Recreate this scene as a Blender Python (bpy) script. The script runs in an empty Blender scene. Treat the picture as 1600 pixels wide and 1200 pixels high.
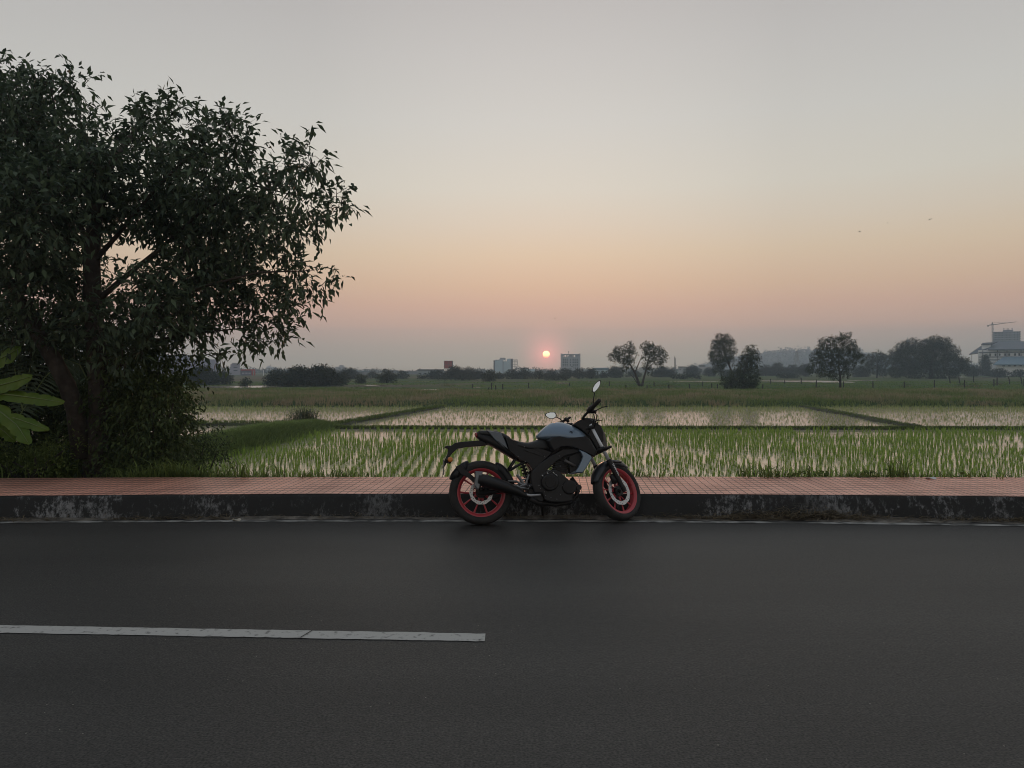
import bpy, bmesh, math, random
import numpy as np
from mathutils import Matrix, Vector
R = math.radians
sc = bpy.context.scene
COL = sc.collection
random.seed(7)
rng = np.random.default_rng(11)

# ------------------------------------------------------------------ camera
F, HY, H = 1156.0, 577.0, 1.47            # focal length in photo pixels, horizon row, eye height
PITCH = math.atan((600 - HY) / F)
cam = bpy.data.cameras.new('camera'); camo = bpy.data.objects.new('camera', cam); COL.objects.link(camo)
cam.sensor_width = 36; cam.lens = 36 * F / 1600; cam.clip_end = 9000; cam.clip_start = 0.05
camo.location = (0, 0, H); camo.rotation_euler = (math.pi / 2 - PITCH, 0, 0)
sc.camera = camo
def ray(px, py):
    a, b = (px - 800) / F, (600 - py) / F
    cp, sp = math.cos(PITCH), math.sin(PITCH)
    return np.array((a, cp + b * sp, -sp + b * cp))
def P(px, py, Y):                          # point seen at a pixel, at depth Y
    r = ray(px, py); t = Y / r[1]
    return np.array((r[0] * t, Y, H + r[2] * t))
def G(px, py, z=0.0):                      # point seen at a pixel, on the level z
    r = ray(px, py); t = (z - H) / r[2]
    return np.array((r[0] * t, r[1] * t, z))
ZF = -1.13                                 # level of the flooded fields below the road

# ------------------------------------------------------------------ render, sky, sun
sc.render.engine = 'CYCLES'
cy = sc.cycles
cy.use_denoising = True
try: cy.denoiser = 'OPENIMAGEDENOISE'
except Exception: pass
cy.filter_width = 1.0; cy.max_bounces = 7; cy.diffuse_bounces = 3; cy.glossy_bounces = 3; cy.transmission_bounces = 3
cy.transparent_max_bounces = 8; cy.volume_bounces = 1; cy.caustics_reflective = False; cy.caustics_refractive = False
vs = sc.view_settings
vs.view_transform = 'Standard'; vs.look = 'None'; vs.exposure = 0.0; vs.gamma = 1.0; vs.use_curve_mapping = False

SUN_EL = math.atan((HY - 553.5) / F); SUN_AZ = math.atan(53.5 / F)       # azimuth to the right of +Y
SDIR = Vector((math.sin(SUN_AZ) * math.cos(SUN_EL), math.cos(SUN_AZ) * math.cos(SUN_EL), math.sin(SUN_EL)))
HK, HR, HTOP = 0.0009, 1500.0, 80.0        # haze: density, half size, height
HAZE_L = np.array((0.185, 0.195, 0.22))   # what the haze itself sends back
def lin(c):
    c = np.array(c, float) / 255.0
    return np.where(c <= 0.04045, c / 12.92, ((c + 0.055) / 1.055) ** 2.4)
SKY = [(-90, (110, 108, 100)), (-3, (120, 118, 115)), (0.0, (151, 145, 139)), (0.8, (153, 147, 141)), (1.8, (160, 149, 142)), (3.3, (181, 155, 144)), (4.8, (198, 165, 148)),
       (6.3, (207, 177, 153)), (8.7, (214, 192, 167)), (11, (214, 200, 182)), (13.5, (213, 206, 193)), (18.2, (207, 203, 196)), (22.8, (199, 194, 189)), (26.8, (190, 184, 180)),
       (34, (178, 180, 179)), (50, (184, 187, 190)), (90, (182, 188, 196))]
def world_colour(el, c):
    L = lin(c)
    if el < -1: return L * 0.5
    s = max(math.sin(R(el)), 1e-4)
    path = min(HR / max(math.cos(R(el)), .05), (HTOP - H) / s)
    T = math.exp(-HK * path)
    return np.clip((L - HAZE_L * (1 - T)) / T, 0.01, 4)
w = bpy.data.worlds.new('World'); sc.world = w; w.use_nodes = True
nt = w.node_tree; nt.nodes.clear()
def N(t, **k):
    n = nt.nodes.new(t)
    for a, b in k.items(): setattr(n, a, b)
    return n
def LK(a, b): nt.links.new(a, b)
out = N('ShaderNodeOutputWorld')
sky = N('ShaderNodeTexSky', sky_type='NISHITA'); sky.sun_disc = False
sky.sun_elevation = SUN_EL; sky.sun_rotation = SUN_AZ; sky.air_density = 2; sky.dust_density = 6; sky.ozone_density = 2
bg1 = N('ShaderNodeBackground'); bg1.inputs[1].default_value = 0.05; LK(sky.outputs[0], bg1.inputs[0])
tc = N('ShaderNodeTexCoord'); sep = N('ShaderNodeSeparateXYZ'); LK(tc.outputs['Generated'], sep.inputs[0])
asn = N('ShaderNodeMath', operation='ARCSINE'); LK(sep.outputs[2], asn.inputs[0])
mr = N('ShaderNodeMapRange'); LK(asn.outputs[0], mr.inputs[0]); mr.inputs[1].default_value = 0; mr.inputs[2].default_value = R(90)
sq = N('ShaderNodeMath', operation='SQRT'); LK(mr.outputs[0], sq.inputs[0])
rp = N('ShaderNodeValToRGB'); LK(sq.outputs[0], rp.inputs[0])
stops = [(e, c) for e, c in SKY if e >= 0]
while len(rp.color_ramp.elements) < len(stops): rp.color_ramp.elements.new(0.5)
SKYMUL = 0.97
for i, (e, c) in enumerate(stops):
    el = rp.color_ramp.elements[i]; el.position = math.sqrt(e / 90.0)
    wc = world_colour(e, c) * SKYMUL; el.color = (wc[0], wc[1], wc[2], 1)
# dimmer, bluer sky away from the sunset
dt = N('ShaderNodeVectorMath', operation='DOT_PRODUCT'); hz_ = N('ShaderNodeVectorMath', operation='MULTIPLY'); LK(tc.outputs['Generated'], hz_.inputs[0]); hz_.inputs[1].default_value = (1, 1, 0); hn = N('ShaderNodeVectorMath', operation='NORMALIZE'); LK(hz_.outputs[0], hn.inputs[0]); LK(hn.outputs[0], dt.inputs[0]); dt.inputs[1].default_value = (math.sin(SUN_AZ), math.cos(SUN_AZ), 0)
m2 = N('ShaderNodeMapRange'); LK(dt.outputs['Value'], m2.inputs[0]); m2.inputs[1].default_value = -0.3; m2.inputs[2].default_value = 1.0
mx = N('ShaderNodeMix', data_type='RGBA', blend_type='MULTIPLY'); mx.inputs[0].default_value = 1
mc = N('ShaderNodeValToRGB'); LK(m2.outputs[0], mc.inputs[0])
for _ in range(2): mc.color_ramp.elements.new(.5)
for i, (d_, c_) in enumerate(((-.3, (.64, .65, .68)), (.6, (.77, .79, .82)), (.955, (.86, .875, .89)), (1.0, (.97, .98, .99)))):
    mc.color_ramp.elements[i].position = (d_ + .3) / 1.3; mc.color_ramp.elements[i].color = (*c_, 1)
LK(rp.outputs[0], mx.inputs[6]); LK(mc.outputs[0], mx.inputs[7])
# the pink glow around the sun and the sun's own disc
ds = N('ShaderNodeVectorMath', operation='DOT_PRODUCT'); LK(tc.outputs['Generated'], ds.inputs[0]); ds.inputs[1].default_value = SDIR
ac = N('ShaderNodeMath', operation='ARCCOSINE'); LK(ds.outputs['Value'], ac.inputs[0])
g1 = N('ShaderNodeMapRange'); LK(ac.outputs[0], g1.inputs[0]); g1.inputs[1].default_value = R(3.6); g1.inputs[2].default_value = R(0.2); g1.inputs[3].default_value = 0; g1.inputs[4].default_value = 1
g2 = N('ShaderNodeMath', operation='POWER'); LK(g1.outputs[0], g2.inputs[0]); g2.inputs[1].default_value = 3.0
gl = N('ShaderNodeMix', data_type='RGBA', blend_type='ADD'); LK(g2.outputs[0], gl.inputs[0]); LK(mx.outputs[2], gl.inputs[6]); gl.inputs[7].default_value = (1.5, .30, .28, 1)
dk = N('ShaderNodeMapRange'); LK(ac.outputs[0], dk.inputs[0]); dk.inputs[1].default_value = R(0.275); dk.inputs[2].default_value = R(0.245)
dz = N('ShaderNodeMapRange'); LK(asn.outputs[0], dz.inputs[0]); dz.inputs[1].default_value = SUN_EL - R(.27); dz.inputs[2].default_value = SUN_EL + R(.1)
dc = N('ShaderNodeMix', data_type='RGBA'); LK(dz.outputs[0], dc.inputs[0]); dc.inputs[6].default_value = (6.5, 1.0, .6, 1); dc.inputs[7].default_value = (9, 5.2, 2.0, 1)
dm = N('ShaderNodeMix', data_type='RGBA'); LK(dk.outputs[0], dm.inputs[0]); LK(gl.outputs[2], dm.inputs[6]); LK(dc.outputs[2], dm.inputs[7])
bg2 = N('ShaderNodeBackground'); LK(dm.outputs[2], bg2.inputs[0]); bg2.inputs[1].default_value = 1.0
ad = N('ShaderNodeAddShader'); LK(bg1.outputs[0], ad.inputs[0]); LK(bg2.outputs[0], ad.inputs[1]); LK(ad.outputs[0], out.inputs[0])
w.cycles.sampling_method = 'MANUAL'; w.cycles.sample_map_resolution = 1024

sl = bpy.data.lights.new('sun', 'SUN'); sl.energy = 0.6; sl.angle = R(0.53); sl.color = (1, .42, .22)
so = bpy.data.objects.new('sun', sl); COL.objects.link(so); so.rotation_euler = (-SDIR).to_track_quat('-Z', 'Y').to_euler(); so.location = (0, 0, 60)

# ------------------------------------------------------------------ helpers
def tag(o, label=None, cat=None, group=None, kind=None):
    if label: o['label'] = label
    if cat: o['category'] = cat
    if group: o['group'] = group
    if kind: o['kind'] = kind
    return o
def empty(name, loc=(0, 0, 0)):
    o = bpy.data.objects.new(name, None); COL.objects.link(o); o.location = loc; o.empty_display_size = .2
    return o
def link(name, me, mats, parent=None, smooth=False):
    o = bpy.data.objects.new(name, me); COL.objects.link(o)
    for m in (mats if isinstance(mats, (list, tuple)) else [mats]): me.materials.append(m)
    if smooth: me.polygons.foreach_set('use_smooth', [True] * len(me.polygons))
    if parent is not None: o.parent = parent
    return o
def npmesh(name, V, Fc, mats, parent=None, smooth=False, mi=None):
    """V (n,3), Fc (m,k) all faces of k corners."""
    V = np.asarray(V, np.float32); Fc = np.asarray(Fc, np.int32)
    if parent is not None:
        V = V - np.array(parent_loc(parent), np.float32)
    me = bpy.data.meshes.new(name); m, k = Fc.shape
    me.vertices.add(len(V)); me.vertices.foreach_set('co', V.ravel())
    me.loops.add(m * k); me.loops.foreach_set('vertex_index', Fc.ravel())
    me.polygons.add(m); me.polygons.foreach_set('loop_start', np.arange(0, m * k, k, dtype=np.int32))
    if mi is not None: me.polygons.foreach_set('material_index', np.asarray(mi, np.int32))
    me.update(calc_edges=True)
    return link(name, me, mats, parent, smooth)
def parent_loc(p):
    v = Vector((0, 0, 0))
    while p is not None: v = v + Vector(p.location); p = p.parent
    return v
class MB:
    """Collects shapes; build() links them as ONE mesh object."""
    def __init__(s): s.v = []; s.f = []; s.m = []
    def add(s, vs_, fs, m=0):
        b = len(s.v); s.v += [tuple(map(float, p)) for p in vs_]
        s.f += [tuple(b + i for i in f) for f in fs]; s.m += [m] * len(fs); return s
    def box(s, a, b, m=0):
        (x0, y0, z0), (x1, y1, z1) = a, b
        return s.add([(x0,y0,z0),(x1,y0,z0),(x1,y1,z0),(x0,y1,z0),(x0,y0,z1),(x1,y0,z1),(x1,y1,z1),(x0,y1,z1)],
                     [(0,3,2,1),(4,5,6,7),(0,1,5,4),(1,2,6,5),(2,3,7,6),(3,0,4,7)], m)
    def tube(s, pts, rad, n=8, m=0, cap=True, flat=1.0):
        pts = [Vector(p) for p in pts]
        if not hasattr(rad, '__len__'): rad = [rad] * len(pts)
        vs_, fs = [], []; up = None
        for i, p in enumerate(pts):
            d = (pts[min(i + 1, len(pts) - 1)] - pts[max(i - 1, 0)]).normalized()
            if up is None: up = Vector((0, 0, 1)) if abs(d.z) < .9 else Vector((1, 0, 0))
            a = d.cross(up).normalized(); up = a.cross(d).normalized()
            for k in range(n):
                t = 2 * math.pi * k / n
                vs_.append(p + a * (math.cos(t) * rad[i]) + up * (math.sin(t) * rad[i] * flat))
        for i in range(len(pts) - 1):
            for k in range(n):
                fs.append((i*n+k, i*n+(k+1)%n, (i+1)*n+(k+1)%n, (i+1)*n+k))
        if cap: fs += [tuple(range(n))[::-1], tuple(range((len(pts)-1)*n, len(pts)*n))]
        return s.add(vs_, fs, m)
    def revolve(s, prof, c, n=48, m=0, arc=(0, 2 * math.pi), T=None, closed=True):
        """prof = [(radius, y)] closed loop, revolved about the Y axis through c."""
        full = abs(arc[1] - arc[0] - 2 * math.pi) < 1e-6; k = len(prof); vs_, fs = [], []
        nn = n if full else n + 1
        for i in range(nn):
            t = arc[0] + (arc[1] - arc[0]) * i / n
            for r, y in prof:
                p = Vector((c[0] + r * math.cos(t), c[1] + y, c[2] + r * math.sin(t)))
                vs_.append(T(p) if T else p)
        for i in range(n):
            j = (i + 1) % nn
            for q in range(k if closed else k - 1):
                q2 = (q + 1) % k
                fs.append((i*k+q, j*k+q, j*k+q2, i*k+q2))
        if not full and closed: fs += [tuple(range(k)), tuple(range(n*k, n*k+k))[::-1]]
        return s.add(vs_, fs, m)
    def sphere(s, c, r, n=8, m=0, sc_=(1, 1, 1)):
        vs_, fs = [], []; k = n // 2
        for i in range(k + 1):
            a = math.pi * i / k
            for j in range(n):
                t = 2 * math.pi * j / n
                vs_.append((c[0] + r*sc_[0]*math.sin(a)*math.cos(t), c[1] + r*sc_[1]*math.sin(a)*math.sin(t), c[2] + r*sc_[2]*math.cos(a)))
        for i in range(k):
            for j in range(n): fs.append((i*n+j, (i+1)*n+j, (i+1)*n+(j+1)%n, i*n+(j+1)%n))
        return s.add(vs_, fs, m)
    def build(s, name, mats, parent=None, smooth=False, bevel=0, T=None, seg=2, subsurf=0):
        off = Vector((0, 0, 0))
        if parent is not None and not T: off = parent_loc(parent)
        vv = [T(Vector(p)) for p in s.v] if T else [Vector(p) - off for p in s.v]
        me = bpy.data.meshes.new(name); me.from_pydata(vv, [], s.f); me.validate()
        if len(me.polygons) == len(s.m): me.polygons.foreach_set('material_index', s.m)
        bm = bmesh.new(); bm.from_mesh(me); bmesh.ops.remove_doubles(bm, verts=bm.verts, dist=1e-6); bmesh.ops.recalc_face_normals(bm, faces=bm.faces); bm.to_mesh(me); bm.free()
        o = link(name, me, mats, parent, smooth)
        if bevel:
            b = o.modifiers.new('bevel', 'BEVEL'); b.width = bevel; b.segments = seg; b.limit_method = 'ANGLE'; b.angle_limit = R(35)
        if subsurf:
            b = o.modifiers.new('sub', 'SUBSURF'); b.levels = b.render_levels = subsurf
        if smooth and bevel:
            b = o.modifiers.new('wn', 'WEIGHTED_NORMAL')
        return o

# ------------------------------------------------------------------ materials
def mat(name, col, rough=.7, metal=0.0, col2=None, scale=5.0, detail=4, bump=0.0, bscale=None, spec=None, coat=0, island=False, transl=0.0, thr=(.35, .65), vec='Object', stretch=None):
    m = bpy.data.materials.new(name); m.use_nodes = True; t = m.node_tree; b = t.nodes['Principled BSDF']
    def n(ty, **k):
        x = t.nodes.new(ty)
        for a, c in k.items(): setattr(x, a, c)
        return x
    b.inputs['Base Color'].default_value = (*col, 1); b.inputs['Roughness'].default_value = rough; b.inputs['Metallic'].default_value = metal
    if spec is not None: b.inputs['Specular IOR Level'].default_value = spec
    if coat: b.inputs['Coat Weight'].default_value = coat; b.inputs['Coat Roughness'].default_value = .08
    tcn = n('ShaderNodeTexCoord'); v = tcn.outputs[vec]
    if stretch:
        mp = n('ShaderNodeMapping'); mp.inputs['Scale'].default_value = stretch; t.links.new(v, mp.inputs[0]); v = mp.outputs[0]
    csock = None
    if col2 is not None:
        mixn = n('ShaderNodeMix', data_type='RGBA'); mixn.inputs[6].default_value = (*col, 1); mixn.inputs[7].default_value = (*col2, 1)
        if island:
            g = n('ShaderNodeNewGeometry'); t.links.new(g.outputs['Random Per Island'], mixn.inputs[0])
        else:
            no = n('ShaderNodeTexNoise'); no.inputs['Scale'].default_value = scale; no.inputs['Detail'].default_value = detail; t.links.new(v, no.inputs[0])
            r = n('ShaderNodeMapRange'); r.inputs[1].default_value = thr[0]; r.inputs[2].default_value = thr[1]; t.links.new(no.outputs[0], r.inputs[0]); t.links.new(r.outputs[0], mixn.inputs[0])
        t.links.new(mixn.outputs[2], b.inputs['Base Color']); csock = mixn.outputs[2]
    if bump:
        no = n('ShaderNodeTexNoise'); no.inputs['Scale'].default_value = bscale or scale; no.inputs['Detail'].default_value = 6; t.links.new(v, no.inputs[0])
        bp = n('ShaderNodeBump'); bp.inputs['Strength'].default_value = bump; bp.inputs['Distance'].default_value = .02; t.links.new(no.outputs[0], bp.inputs['Height']); t.links.new(bp.outputs[0], b.inputs['Normal'])
    if transl:
        tr = n('ShaderNodeBsdfTranslucent'); tr.inputs[0].default_value = (*[min(1, c * 1.3) for c in col], 1)
        ms = n('ShaderNodeMixShader'); ms.inputs[0].default_value = transl; o = t.nodes['Material Output']
        if csock: t.links.new(csock, tr.inputs[0])
        t.links.new(b.outputs[0], ms.inputs[1]); t.links.new(tr.outputs[0], ms.inputs[2]); t.links.new(ms.outputs[0], o.inputs[0])
    return m
LEAF = mat('tree_leaf', (.046, .070, .046), .5, col2=(.12, .17, .095), island=True, transl=.3, spec=.3)
LEAFD = mat('shrub_leaf', (.035, .055, .024), .6, col2=(.11, .15, .055), island=True, transl=.25, spec=.2)
LEAFM = mat('field_tree_leaf', (.03, .042, .022), .7, col2=(.07, .088, .04), island=True, transl=.2, spec=.2)
LEAFF = mat('far_tree_leaf', (.03, .042, .028), .8, col2=(.055, .068, .04), island=True, spec=.1)
BARK = mat('bark', (.035, .028, .022), .9, col2=(.075, .062, .05), scale=9, bump=.6, bscale=25)
RICE = mat('rice_leaf', (.17, .28, .045), .6, col2=(.36, .50, .10), island=True, transl=.4, spec=.25)
RICE2 = mat('far_rice_leaf', (.20, .26, .08), .6, col2=(.42, .46, .20), island=True, transl=.4, spec=.2)
GRASS = mat('grass_blade', (.07, .11, .03), .7, col2=(.21, .27, .08), island=True, transl=.3, spec=.15)
GRASSB = mat('bank_grass', (.19, .25, .08), .8, col2=(.36, .30, .19), scale=.22, thr=(.42, .6), detail=5, transl=.25, spec=.1)
GRASSG = mat('field_grass', (.13, .24, .05), .8, col2=(.22, .28, .09), scale=.2, thr=(.4, .6), transl=.25, spec=.1)
STRAW = mat('dry_straw', (.10, .08, .05), .9, col2=(.22, .18, .12), island=True, spec=.1)
TWIG = mat('dry_twig', (.06, .05, .045), .9)
GRASSM = mat('mound_grass', (.12, .18, .055), .8, col2=(.30, .38, .13), island=True, transl=.35, spec=.1)
# ------------------------------------------------------------------ road, kerb, footpath
def edge(pts, z, deg=2):
    q = np.array([G(a, b, z) for a, b in pts]); c = np.polyfit(q[:, 0], q[:, 1], deg); lo, hi = q[:, 0].min(), q[:, 0].max(); d = np.polyder(c)
    def f(x):
        xx = min(max(x, lo), hi); return float(np.polyval(c, xx) + np.polyval(d, xx) * (x - xx))
    return f
KZ = 0.235
k_top = edge([(0, 774.5), (400, 772.8), (800, 771.3), (1000, 771), (1170, 772.3), (1600, 776)], KZ)
k_out = edge([(0, 746.8), (400, 745.8), (1000, 744.6), (1600, 746)], KZ)
w_line = edge([(100, 816), (600, 814.3), (1000, 815), (1300, 818), (1600, 821.5)], 0)
k_base = lambda x: k_top(x) - .03
XS = np.arange(-42, 42.01, .25)
def strip(name, f0, z0, f1, z1, m, xs=XS, kind='structure', uvdummy=None):
    V, Fc = [], []
    for x in xs: V += [(x, f0(x), z0), (x, f1(x), z1)]
    for i in range(len(xs) - 1): Fc.append((2*i, 2*i+2, 2*i+3, 2*i+1))
    o = npmesh(name, V, Fc, m); tag(o, kind=kind); return o

def road_mat():
    m = mat('asphalt', (.05, .05, .05), .62); t = m.node_tree; b = t.nodes['Principled BSDF']
    def n(ty, **k):
        x = t.nodes.new(ty)
        for a, c in k.items(): setattr(x, a, c)
        return x
    L = t.links.new; tc_ = n('ShaderNodeTexCoord'); ob = tc_.outputs['Object']
    n1 = n('ShaderNodeTexNoise'); n1.inputs['Scale'].default_value = 95; n1.inputs['Detail'].default_value = 3; L(ob, n1.inputs[0])
    mpn = n('ShaderNodeMapping'); mpn.inputs['Scale'].default_value = (.25, 1, 1); L(ob, mpn.inputs[0])
    n2 = n('ShaderNodeTexNoise'); n2.inputs['Scale'].default_value = 1.3; n2.inputs['Detail'].default_value = 9; L(mpn.outputs[0], n2.inputs[0])
    vo = n('ShaderNodeTexVoronoi'); vo.inputs['Scale'].default_value = 26; L(ob, vo.inputs[0])
    r1 = n('ShaderNodeMapRange'); L(n1.outputs[0], r1.inputs[0]); r1.inputs[1].default_value = .3; r1.inputs[2].default_value = .72
    c1 = n('ShaderNodeMix', data_type='RGBA'); L(r1.outputs[0], c1.inputs[0]); c1.inputs[6].default_value = (.014, .0145, .0145, 1); c1.inputs[7].default_value = (.092, .087, .079, 1)
    c2 = n('ShaderNodeMix', data_type='RGBA', blend_type='MULTIPLY'); c2.inputs[0].default_value = 1; L(c1.outputs[2], c2.inputs[6])
    r2 = n('ShaderNodeMapRange'); L(n2.outputs[0], r2.inputs[0]); r2.inputs[1].default_value = .3; r2.inputs[2].default_value = .7; r2.inputs[3].default_value = .70; r2.inputs[4].default_value = 1.06
    L(r2.outputs[0], c2.inputs[7])
    n5 = n('ShaderNodeTexNoise'); n5.inputs['Scale'].default_value = 22; n5.inputs['Detail'].default_value = 6; n5.inputs['Roughness'].default_value = .75; L(ob, n5.inputs[0])
    r6 = n('ShaderNodeMapRange'); L(n5.outputs[0], r6.inputs[0]); r6.inputs[1].default_value = .3; r6.inputs[2].default_value = .7; r6.inputs[3].default_value = .72; r6.inputs[4].default_value = 1.25
    c4 = n('ShaderNodeMix', data_type='RGBA', blend_type='MULTIPLY'); c4.inputs[0].default_value = 1; L(c2.outputs[2], c4.inputs[6]); L(r6.outputs[0], c4.inputs[7]); c2 = c4
    # a few pale chips of stone
    r3 = n('ShaderNodeMapRange'); L(vo.outputs['Distance'], r3.inputs[0]); r3.inputs[1].default_value = .10; r3.inputs[2].default_value = .05
    sp = n('ShaderNodeSeparateColor'); L(vo.outputs['Color'], sp.inputs[0])
    gt = n('ShaderNodeMath', operation='GREATER_THAN'); L(sp.outputs[0], gt.inputs[0]); gt.inputs[1].default_value = .93
    mu = n('ShaderNodeMath', operation='MULTIPLY'); L(gt.outputs[0], mu.inputs[0]); L(r3.outputs[0], mu.inputs[1])
    c3 = n('ShaderNodeMix', data_type='RGBA'); L(mu.outputs[0], c3.inputs[0]); L(c2.outputs[2], c3.inputs[6]); c3.inputs[7].default_value = (.36, .33, .28, 1)
    L(c3.outputs[2], b.inputs['Base Color'])
    bp = n('ShaderNodeBump'); bp.inputs['Strength'].default_value = .8; bp.inputs['Distance'].default_value = .004; L(n1.outputs[0], bp.inputs['Height']); L(bp.outputs[0], b.inputs['Normal'])
    b.inputs['Specular IOR Level'].default_value = .35
    return m
ROAD = road_mat()
V = [(x, y, 0) for y in (-34,) for x in (-42, 42)]
strip('road', lambda x: -9.0, 0, lambda x: k_base(x) + .01, 0, ROAD)
DIRT = mat('gutter_dirt', (.10, .093, .082), .95, col2=(.20, .185, .16), scale=9, bump=.5, bscale=60, thr=(.4, .62))
# dusty gutter between the white line and the kerb, lapping unevenly over the asphalt
xs = np.arange(-42, 42, .06); wob = .030 * np.sin(xs * 3.1) + .02 * np.sin(xs * 11.3 + 1) + .015 * rng.standard_normal(len(xs))
V, Fc = [], []
for i, x in enumerate(xs):
    a = w_line(x) + .075 + wob[i]; V += [(x, a, .003), (x, k_base(x) + .008, .018 + .012 * math.sin(x * 2.3))]
for i in range(len(xs) - 1): Fc.append((2*i, 2*i+2, 2*i+3, 2*i+1))
tag(npmesh('gutter', V, Fc, DIRT), kind='structure')
PAINT = mat('road_paint', (.42, .42, .40), .75, col2=(.10, .10, .095), scale=26, detail=8, thr=(.56, .74))
PAINTE = mat('edge_line_paint', (.34, .34, .32), .75, col2=(.065, .065, .06), scale=4.5, detail=9, thr=(.40, .60))
def line_strip(name, f, wd, x0, x1, m, z=.004):
    xs_ = np.arange(x0, x1 + .04, .05); V, Fc = [], []
    for x in xs_: V += [(x, f(x) - wd/2 + rng.normal(0, .0022), z), (x, f(x) + wd/2 + rng.normal(0, .0022), z)]
    for i in range(len(xs_) - 1): Fc.append((2*i, 2*i+2, 2*i+3, 2*i+1))
    return tag(npmesh(name, V, Fc, m), kind='structure')
line_strip('edge_line', w_line, .085, -40, 40, PAINTE)
ca, cb = G(0, 983.5), G(758, 997)
csl = (cb[1] - ca[1]) / (cb[0] - ca[0])
cl = lambda x: cb[1] + csl * (x - cb[0])
for i, x1 in enumerate((cb[0], cb[0] - 9, cb[0] - 18, cb[0] + 9, cb[0] + 18)):
    line_strip('centre_line', cl, .118, x1 - 3.6, x1, PAINT)
# fine cracks across the paint
CRACK = mat('crack', (.03, .03, .03), .9)
mb = MB()
for px, sk in ((475, .04),):
    c = G(px, 990); y = cl(c[0])
    mb.add([(c[0]-.004+sk, y+.06, .0075), (c[0]+.003+sk, y+.06, .0075), (c[0]+.004, y-.06, .0075), (c[0]-.003, y-.06, .0075)], [(0,1,2,3)])
tag(mb.build('paint_crack', CRACK), kind='structure')

def kerb_mat():
    m = mat('mossy_kerb', (.02, .021, .02), .9); t = m.node_tree; b = t.nodes['Principled BSDF']; L = t.links.new
    def n(ty, **k):
        x = t.nodes.new(ty)
        for a, c in k.items(): setattr(x, a, c)
        return x
    ob = n('ShaderNodeTexCoord').outputs['Object']
    a = n('ShaderNodeTexNoise'); a.inputs['Scale'].default_value = 1.1; a.inputs['Detail'].default_value = 9; a.inputs['Roughness'].default_value = .68; L(ob, a.inputs[0])
    mpk = n('ShaderNodeMapping'); mpk.inputs['Scale'].default_value = (1.5, 1, .85); L(ob, mpk.inputs[0]); c = n('ShaderNodeTexNoise'); c.inputs['Scale'].default_value = 16; c.inputs['Detail'].default_value = 9; c.inputs['Roughness'].default_value = .8; L(mpk.outputs[0], c.inputs[0])
    mu = n('ShaderNodeMath', operation='MULTIPLY'); L(a.outputs[0], mu.inputs[0]); L(c.outputs[0], mu.inputs[1])
    r = n('ShaderNodeMapRange'); L(mu.outputs[0], r.inputs[0]); r.inputs[1].default_value = .265; r.inputs[2].default_value = .345
    # joints between cast lengths of kerb: each length keeps its own old paint
    se = n('ShaderNodeSeparateXYZ'); L(ob, se.inputs[0])
    fl = n('ShaderNodeMath', operation='FLOOR'); dv = n('ShaderNodeMath', operation='DIVIDE'); L(se.outputs[0], dv.inputs[0]); dv.inputs[1].default_value = .62; L(dv.outputs[0], fl.inputs[0])
    wn = n('ShaderNodeTexWhiteNoise', noise_dimensions='1D'); L(fl.outputs[0], wn.inputs['W'])
    r4 = n('ShaderNodeMapRange'); L(wn.outputs[0], r4.inputs[0]); r4.inputs[1].default_value = .25; r4.inputs[2].default_value = .9; r4.inputs[3].default_value = .45; r4.inputs[4].default_value = 1.1
    m2_ = n('ShaderNodeMath', operation='MULTIPLY'); m2_.use_clamp = True; L(r.outputs[0], m2_.inputs[0]); L(r4.outputs[0], m2_.inputs[1])
    x = n('ShaderNodeMix', data_type='RGBA'); L(m2_.outputs[0], x.inputs[0]); x.inputs[6].default_value = (.024, .025, .025, 1); x.inputs[7].default_value = (.27, .28, .29, 1)
    L(x.outputs[2], b.inputs['Base Color'])
    bp = n('ShaderNodeBump'); bp.inputs['Strength'].default_value = .7; bp.inputs['Distance'].default_value = .015; L(c.outputs[0], bp.inputs['Height']); L(bp.outputs[0], b.inputs['Normal'])
    return m
KERB = kerb_mat()
# kerb: battered face with a chipped arris and a paving slab lip
xs = np.arange(-42, 42, .05); V, Fc = [], []
ch = rng.random(len(xs)) ** 6 * .02
for i, x in enumerate(xs):
    j = 0
    V += [(x, k_base(x) - .01 + .01*math.sin(x*4), -.02), (x, k_base(x) + .004 + j + .006*math.sin(x*7), .10), (x, k_top(x) - .008 + j + ch[i], KZ - .028 - ch[i]), (x, k_top(x) + .004 + j, KZ - .006), (x, k_top(x) + .13, KZ - .004)]
for i in range(len(xs) - 1):
    for q in range(4): Fc.append((5*i+q, 5*i+5+q, 5*i+6+q, 5*i+1+q))
o = npmesh('kerb', V, Fc, KERB, smooth=True); tag(o, kind='structure')

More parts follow.
